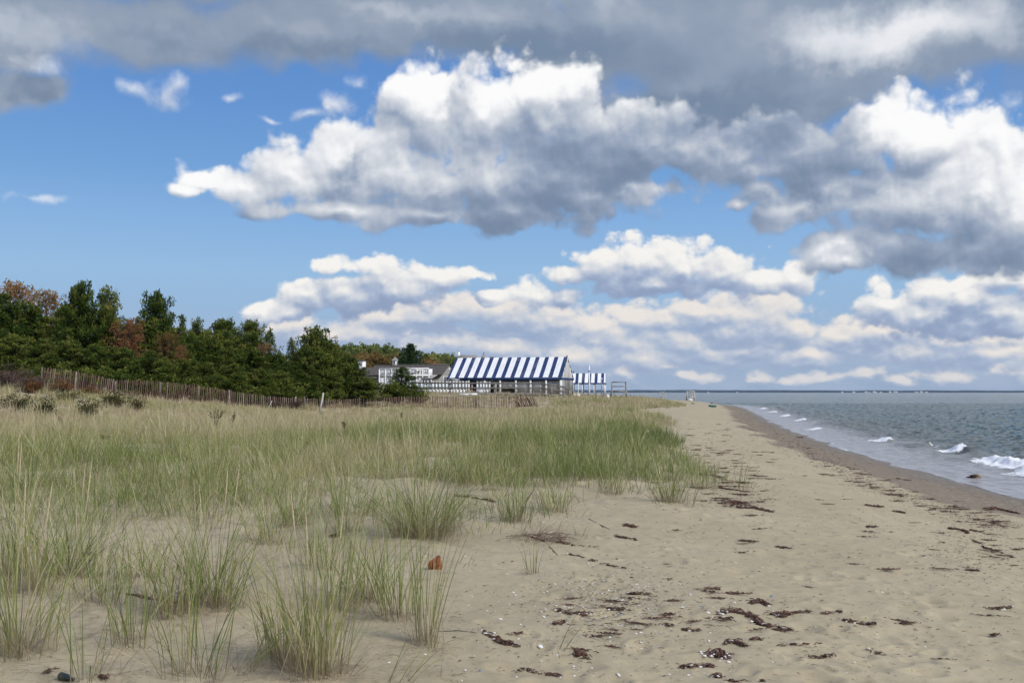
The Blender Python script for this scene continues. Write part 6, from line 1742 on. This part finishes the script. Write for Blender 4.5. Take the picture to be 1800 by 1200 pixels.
crumbs("weed_litter", 9000, (f1, f2, f2, f2, f3, g1, g1, f4, f5), (0.012, 0.05), (0.003, 0.008), 0.35, 0.3, M_weed)
crumbs("stem_litter", 3600, (g2, g2, g2, f1), (0.03, 0.14), (0.002, 0.004), 0.75, 0.25, M_stem)
# shell chips
def f6(): return lr_.normal(1075, 70), lr_.normal(1058, 32)
def f7(): return lr_.normal(1000, 160), lr_.normal(1060, 80)
def f8(): return lr_.normal(900, 60), lr_.normal(905, 14)
def f9(): return lr_.uniform(800, 1750), lr_.uniform(800, 1198)
shp = []
for n, f in ((330, f6), (260, f7), (60, f8), (260, f9)):
    for i in range(n):
        px, py = f()
        if py < 1199: shp.append((px, py))
vs, qs, tn, o_n = [], [], [], 0
for (px, py) in shp:
    p = ground(px, py, 60); s_ = 0.0025 + 0.0075 * lr_.random() ** 2.2
    v, q = lump((p[0], p[1], p[2] + 0.001), s_ * 1.3, s_, s_ * 0.6, lr_, 6, 4, 0.4)
    vs.append(v); qs.append(q + o_n); o_n += len(v); tn.append(np.full(len(v), lr_.random()))
o = mesh_np("shell_fragments", np.concatenate(vs), np.concatenate(qs), M_shell, {'tint': np.concatenate(tn)}); setp(o, kind='stuff')
# single shells worth pointing at
def shell(px, py, wpx, label, tint=0.9):
    p = ground(px, py); w = wpx / FPX * p[1] * 0.5
    nu, nr = 14, 6; v = []
    for j in range(nr + 1):
        for i in range(nu + 1):
            a = -PI * 0.5 + PI * 1.0 * i / nu; rr = j / nr
            rib = 1 + 0.05 * math.cos(i * PI)
            v.append((w * rr * math.sin(a) * rib, w * 0.85 * (rr * math.cos(a) - 0.4), 0.35 * w * math.sin(PI * 0.5 * (1 - rr * 0.9)) * (0.4 + 0.6 * math.cos(a) ** 0.5 if math.cos(a) > 0 else 0.4)))
    q = [(j * (nu + 1) + i, j * (nu + 1) + i + 1, (j + 1) * (nu + 1) + i + 1, (j + 1) * (nu + 1) + i) for j in range(nr) for i in range(nu)]
    o = mesh_np("shell", np.array(v), np.array(q), M_shell, {'tint': np.full(len(v), tint)}, smooth=True)
    o.location = (p[0], p[1], p[2] + 0.003); o.rotation_euler = (R(lr_.uniform(-12, 12)), R(lr_.uniform(-15, 15)), lr_.uniform(0, 6.28))
    setp(o, label, "shell", "single white shells on the sand"); return o
shell(950, 1136, 17, "largest white shell, lying by itself on the sand below the shell scatter")
shell(1086, 1186, 18, "bluish white oval shell near the bottom of the sand", 0.35)
shell(805, 913, 9, "white shell at the foot of the thin sprig by the tallest tussock")
shell(883, 921, 10, "white shell on the sand left of the short pale stemmed tuft")
shell(1072, 1120, 9, "white shell chip beside the little brown weed cross")
shell(956, 1084, 9, "white shell just left of the flat weed patch")
shell(1094, 1055, 9, "white shell at the right of the shell scatter")
shell(880, 1088, 8, "white shell between the tattered weed drift and the flat weed patch")
shell(1275 - 30, 1077, 12, "white shell pair at the left tip of the longest seaweed drift")
shell(1200, 1068, 12, "pinkish white shell at the far left end of the longest drift's line", 0.8)
shell(818, 978, 7, "tiny shell with a dark stick right of the rust red shell")
shell(1780, 1066, 9, "white shell on the faded weed patch at the right picture edge")
M_slate = pmat("slate_stone", (0.20, 0.24, 0.29), 0.6, 0.15, 20)
for (px, py, w, lab) in [(1358, 1048, 10, "flat blue grey pebble above the small seaweed hump"), (1233, 1066, 8, "pale blue pebble left above the longest drift"), (757, 1170, 8, "grey pebble beside the long leaning leaves at the bottom"), (1017, 1119, 7, "grey pebble above the curled seaweed knot"), (845, 1178, 8, "grey pebble at the bottom between leaning leaves and bark strip")]:
    p = ground(px, py); s_ = w / FPX * p[1] * 0.5
    v, q = lump((0, 0, 0), s_, s_ * 0.7, s_ * 0.4, lr_, 12, 8, 0.15)
    o = mesh_np("pebble", v, q, M_slate, smooth=True); o.location = (p[0], p[1], p[2] + 0.1 * s_); setp(o, lab, "pebble", "grey pebbles on the sand")

# rust red broken carapace standing in the sand
p = ground(766, 1000)
M_rustsh = pmat("rust_red_shell", (0.235, 0.060, 0.024), 0.45, 0.45, 38, spec=0.4, bump=0.5, bscale=70)
k_ = p[1] / FPX
V, nx_ = [], 10
outl = [(-13, 0), (-13, 8), (-11, 14), (-7, 17), (-2, 20), (2, 23), (5, 25.5), (8, 22), (9, 16), (11, 11), (12, 6), (11, 1), (8, -2)]
m_ = MB()
fr1 = [(x * k_, -0.020 * math.cos(x / 13 * 1.3) - 0.008 * math.sin(y * 0.25), y * k_) for x, y in outl]
bk1 = [(x * k_, -0.020 * math.cos(x / 13 * 1.3) - 0.008 * math.sin(y * 0.25) + 0.006, y * k_) for x, y in outl]
cf = (0.0, -0.040, 10 * k_); cb = (0.0, -0.030, 10 * k_); no_ = len(outl)
m_.add(fr1 + [cf], (), [(i, (i + 1) % no_, no_) for i in range(no_)])
m_.add(bk1 + [cb], (), [((i + 1) % no_, i, no_) for i in range(no_)])
m_.add(fr1 + bk1, [(i, no_ + i, no_ + (i + 1) % no_, (i + 1) % no_) for i in range(no_)])
rs = thing("broken_crab_shell", p, "rust red broken shell standing on edge in the sand beside thin grass", "shell")
m_.build("carapace", M_rustsh, rs)
m_ = MB()
m_.tube([(-12 * k_, -0.02, 3 * k_), (-6 * k_, -0.043, 9 * k_), (1 * k_, -0.045, 14 * k_), (6 * k_, -0.03, 23 * k_)], [0.003, 0.004, 0.004, 0.002], 5)
m_.tube([(-4 * k_, -0.045, 2 * k_), (2 * k_, -0.048, 8 * k_), (10 * k_, -0.03, 12 * k_)], [0.002, 0.003, 0.002], 5)
m_.build("ridge", M_rustsh, rs)

# dark bottle in the grass at the bottom left
p = ground(112, 1194)
M_bottle = pmat("dark_green_glass", (0.008, 0.016, 0.010), 0.12, 0.2, 6, spec=0.6)
bt = thing("bottle", (p[0], p[1], p[2] + 0.008), "dark green bottle half buried at the bottom left under grass leaves", "bottle", rz=R(-35))
m_ = MB(); m_.tube([(-0.05, 0, 0.012), (-0.045, 0, 0.013), (0.045, 0, 0.013), (0.075, 0, 0.013), (0.11, 0, 0.014), (0.125, 0, 0.014)], [0.018, 0.034, 0.034, 0.022, 0.012, 0.013], 14); m_.build("bottle_body", M_bottle, bt, True)
m_ = MB(); m_.tube([(0.122, 0, 0.014), (0.145, 0, 0.014)], [0.0145, 0.0145], 10); m_.build("cap", M_black, bt, True)

bt.scale = (0.62, 0.62, 0.62)
# driftwood and root tangle
M_drift = pmat("driftwood", (0.135, 0.075, 0.052), 0.85, 0.35, 16, stretch=(0.3, 1, 1), bump=0.5, bscale=40)
def driftwood(pts_px, rad, label, mat=None, name="driftwood", lift=0.0):
    P_ = [ground(*q) for q in pts_px]; c = np.mean(P_, 0)
    t = thing(name, c, label, "driftwood")
    m = MB(); m.tube([(q[0] - c[0], q[1] - c[1], q[2] - c[2] + rad * 0.5 + lift) for q in P_], [rad * 0.5] + [rad] * (len(P_) - 2) + [rad * 0.4], 7); m.build("branch", mat or M_drift, t, True)
    q = P_[len(P_) // 2]; m = MB(); m.tube([(q[0] - c[0], q[1] - c[1], q[2] - c[2] + rad), (q[0] - c[0] + rad * 2.5, q[1] - c[1] + rad * 2, q[2] - c[2] + rad * 2)], [rad * 0.5, rad * 0.2], 5); m.build("knot", mat or M_drift, t)
    return t
driftwood([(222, 1045), (245, 1048), (262, 1053), (290, 1058), (318, 1060)], 0.014, "red brown driftwood piece lying under the broad green clumps")
driftwood([(140, 972), (158, 974), (174, 976)], 0.014, "short dark log beside the deep green rounded tussock", M_greyd)
driftwood([(770, 1110), (805, 1108), (838, 1112)], 0.004, "thin stick lying left of the tattered weed drift", M_greyd)
driftwood([(890, 943), (925, 941), (955, 950), (980, 975)], 0.008, "pale root lying through the dead root tangle", M_drift, "driftwood_root")
driftwood([(1035, 912), (1060, 925), (1072, 930)], 0.007, "dark curved branch leading to the short grass tuft", M_greyd)
driftwood([(785, 868), (830, 870), (868, 876)], 0.007, "weathered stick along the foot of the meadow", M_greyd)
p = ground(955, 950)
tg = thing("root_tangle", p, "tangle of dead grey grass roots and stems heaped on the open sand", "dead roots")
n = 210; an = lr_.uniform(0, 2 * PI, n); cx = lr_.normal(0, 0.16, n); cy = lr_.normal(0, 0.12, n)
z_ = height(p[0] + cx, p[1] + cy) - p[2]
B = Bl(); B.add(blades(np.stack([cx, cy, z_], -1), np.where(lr_.random(n) < 0.6, lr_.normal(0.3, 0.8, n), an), lr_.uniform(0.12, 0.42, n), lr_.uniform(0.003, 0.007, n), lr_.uniform(0.4, 0.97, n), lr_.uniform(0, 0.5, n), lr_.uniform(0.2, 1, n), 5, lr_)); B.build("dead_stems", M_stem, tg)
v, q, tn = ribbons(np.stack([lr_.normal(0, 0.2, 60), lr_.normal(0, 0.16, 60), np.full(60, 0.02)], -1), lr_.uniform(0, 6.28, 60), lr_.uniform(0.15, 0.4, 60), np.full(60, 0.006), np.full(60, 0.05), lr_.uniform(0, 0.7, 60), lr_, 6, 0.5)
mesh_np("roots", v, q, M_weed, {'tint': tn}, parent=tg)

# boulder with weed at the water's edge
p = ground(1713, 843)
M_rock = pmat("tan_rock", (0.22, 0.165, 0.085), 0.6, 0.3, 9, bump=0.5, bscale=30)
rk = thing("boulder", (p[0], p[1], p[2]), "tan boulder wrapped in dark red weed at the edge of the wash", "boulder")
k_ = p[1] / FPX
v, q = lump((3.5 * k_, 0, 0.03), 8.5 * k_, 6 * k_, 8.5 * k_, lr_, 18, 12, 0.25); mesh_np("stone", v, q, M_rock, smooth=True, parent=rk)
n = 260; s_ = lr_.random(n)
cx = np.where(s_ < 0.75, lr_.normal(-5 * k_, 4.0 * k_, n), lr_.normal(7 * k_, 5 * k_, n)); cy = lr_.normal(-2 * k_, 3.5 * k_, n)
cz = np.maximum(0.0, 7.5 * k_ * (1 - ((cx + 2 * k_) / (12 * k_)) ** 2)) * lr_.random(n) ** 0.5
v, q, tn = ribbons(np.stack([cx, cy, cz], -1), lr_.uniform(0, 6.28, n), lr_.uniform(0.06, 0.16, n), lr_.uniform(0.012, 0.03, n), np.full(n, 0.03), np.clip(np.abs(lr_.normal(0.2, 0.2, n)), 0, 1), lr_); mesh_np("weed", v, q, M_weed, {'tint': tn}, parent=rk)

# gulls
M_gwhite = pmat("gull_white", (0.80, 0.80, 0.79), 0.8, 0.03, 8)
M_ggrey = pmat("gull_grey", (0.22, 0.245, 0.285), 0.8, 0.06, 8)
M_beak = pmat("gull_beak", (0.60, 0.36, 0.05), 0.5, 0.1, 8)
def gull(loc, size, rz, label):
    t = thing("gull", loc, label, "gull", "gulls", rz=rz)
    s = size
    m = MB()     # one continuous body from tail to crown
    m.tube([(-0.52 * s, 0, 0.30 * s), (-0.42 * s, 0, 0.29 * s), (-0.25 * s, 0, 0.25 * s), (-0.02 * s, 0, 0.22 * s), (0.18 * s, 0, 0.26 * s), (0.29 * s, 0, 0.38 * s), (0.34 * s, 0, 0.50 * s), (0.39 * s, 0, 0.56 * s), (0.45 * s, 0, 0.56 * s), (0.49 * s, 0, 0.55 * s)],
           [0.015 * s, 0.05 * s, 0.10 * s, 0.145 * s, 0.135 * s, 0.09 * s, 0.072 * s, 0.078 * s, 0.06 * s, 0.02 * s], 12)
    m.build("body", M_gwhite, t, True)
    for sy in (-1, 1):
        m = MB()
        m.tube([(0.16 * s, sy * 0.125 * s, 0.31 * s), (0.0, sy * 0.155 * s, 0.31 * s), (-0.22 * s, sy * 0.125 * s, 0.32 * s), (-0.42 * s, sy * 0.07 * s, 0.335 * s), (-0.60 * s, sy * 0.02 * s, 0.33 * s)], [0.03 * s, 0.075 * s, 0.07 * s, 0.04 * s, 0.008 * s], 8)
        m.build("wing", M_ggrey, t, True)
        m = MB(); m.tube([(0.02 * s, sy * 0.06 * s, 0.12 * s), (0.03 * s, sy * 0.06 * s, 0.05 * s), (0.03 * s, sy * 0.06 * s, -0.06 * s)], 0.013 * s, 5); m.build("leg", M_beak, t)
        m = MB(); m.ball((0.42 * s, sy * 0.062 * s, 0.58 * s), 0.014 * s, 6, 5); m.build("eye", M_black, t)
    m = MB(); m.tube([(0.48 * s, 0, 0.55 * s), (0.55 * s, 0, 0.54 * s), (0.60 * s, 0, 0.52 * s)], [0.024 * s, 0.019 * s, 0.004 * s], 6); m.build("beak", M_beak, t, True)
    return t
a = at(1642, 792.5, EYE / (-(ray(1642, 792.5)[2]) / ray(1642, 792.5)[1]))
gull((a.x, a.y, 0.12), 0.50, R(172), "white and grey gull standing in the wash before a breaking wavelet")
p = ground(1305, 714.5); gull((p[0], p[1], p[2] + 0.01), 0.42, R(200), "gull standing at the far bend of the shoreline")
a = at(1220.3, 689.5, 215.5); gull((a.x, a.y, a.z), 0.60, R(190), "gull perched on the pale lifeguard chair's right corner")

# seaside plants standing out of the meadow
M_gold = foliage_material("goldenrod_heads", [(0.0, (0.05, 0.045, 0.02)), (0.6, (0.12, 0.10, 0.04)), (1.0, (0.20, 0.13, 0.05))])
def weedplant(px, yt, d, wpx, n, label):
    p = at(px, yt, d); g_ = hz(p.x, d); H = p.z - g_; w = wpx / FPX * d
    t = thing("goldenrod_plant", (p.x, d, g_), label, "plant", "dark seed headed plants in the meadow")
    m = MB(); cen = []
    for i in range(n):
        a_ = lr_.uniform(0, 2 * PI); e = np.array((math.cos(a_) * w * 0.5 * lr_.uniform(0.3, 1), math.sin(a_) * w * 0.4, H * lr_.uniform(0.8, 1.0)))
        m.tube([(0, 0, -0.05), tuple(e * (0.35, 0.35, 0.6)), tuple(e)], [0.008, 0.007, 0.005], 5)
        for s in np.linspace(0.55, 1.0, 6): cen.append(e * np.array((s, s, 0.35 + 0.65 * s)))
    m.build("stems", M_bark, t)
    cen = np.array(cen); v, q, tn = leafcloud(cen, np.full(len(cen), 0.035), 6, 0.05, 0.022, np.full(len(cen), 0.4), lr_); mesh_np("seed_clusters", v, q, M_gold, {'tint': tn}, parent=t)
weedplant(378, 717, 34, 46, 6, "dark many-headed goldenrod plant rising from the meadow below the fence")
weedplant(407, 725, 33, 14, 2, "small two-headed goldenrod just right of the many-headed one")
weedplant(606, 738, 31, 10, 2, "single dark goldenrod stalk in the meadow below the bleached post")
weedplant(708, 724, 40, 12, 2, "short goldenrod stalk in the meadow below the right fence run")
weedplant(188, 766, 25, 16, 2, "drooping goldenrod stalk in the meadow at the left")
weedplant(110, 731, 32, 12, 2, "dark dry stalk low in the meadow near the left picture side")
# ------------------------------------------------------------------ sea air
hm = bpy.data.materials.new("haze"); hm.use_nodes = True
ht_ = hm.node_tree; ht_.nodes.clear()
pv = ht_.nodes.new('ShaderNodeVolumePrincipled')
pv.inputs['Color'].default_value = (0.55, 0.74, 1.0, 1)
pv.inputs['Density'].default_value = 0.00004
pv.inputs['Anisotropy'].default_value = 0.0
ho = ht_.nodes.new('ShaderNodeOutputMaterial'); ht_.links.new(pv.outputs[0], ho.inputs['Volume'])
m_ = MB(); m_.box((9500, 4300, 7.0), (39600, 9800, 36.0))
hz_o = m_.build("haze", hm); setp(hz_o, kind='stuff')
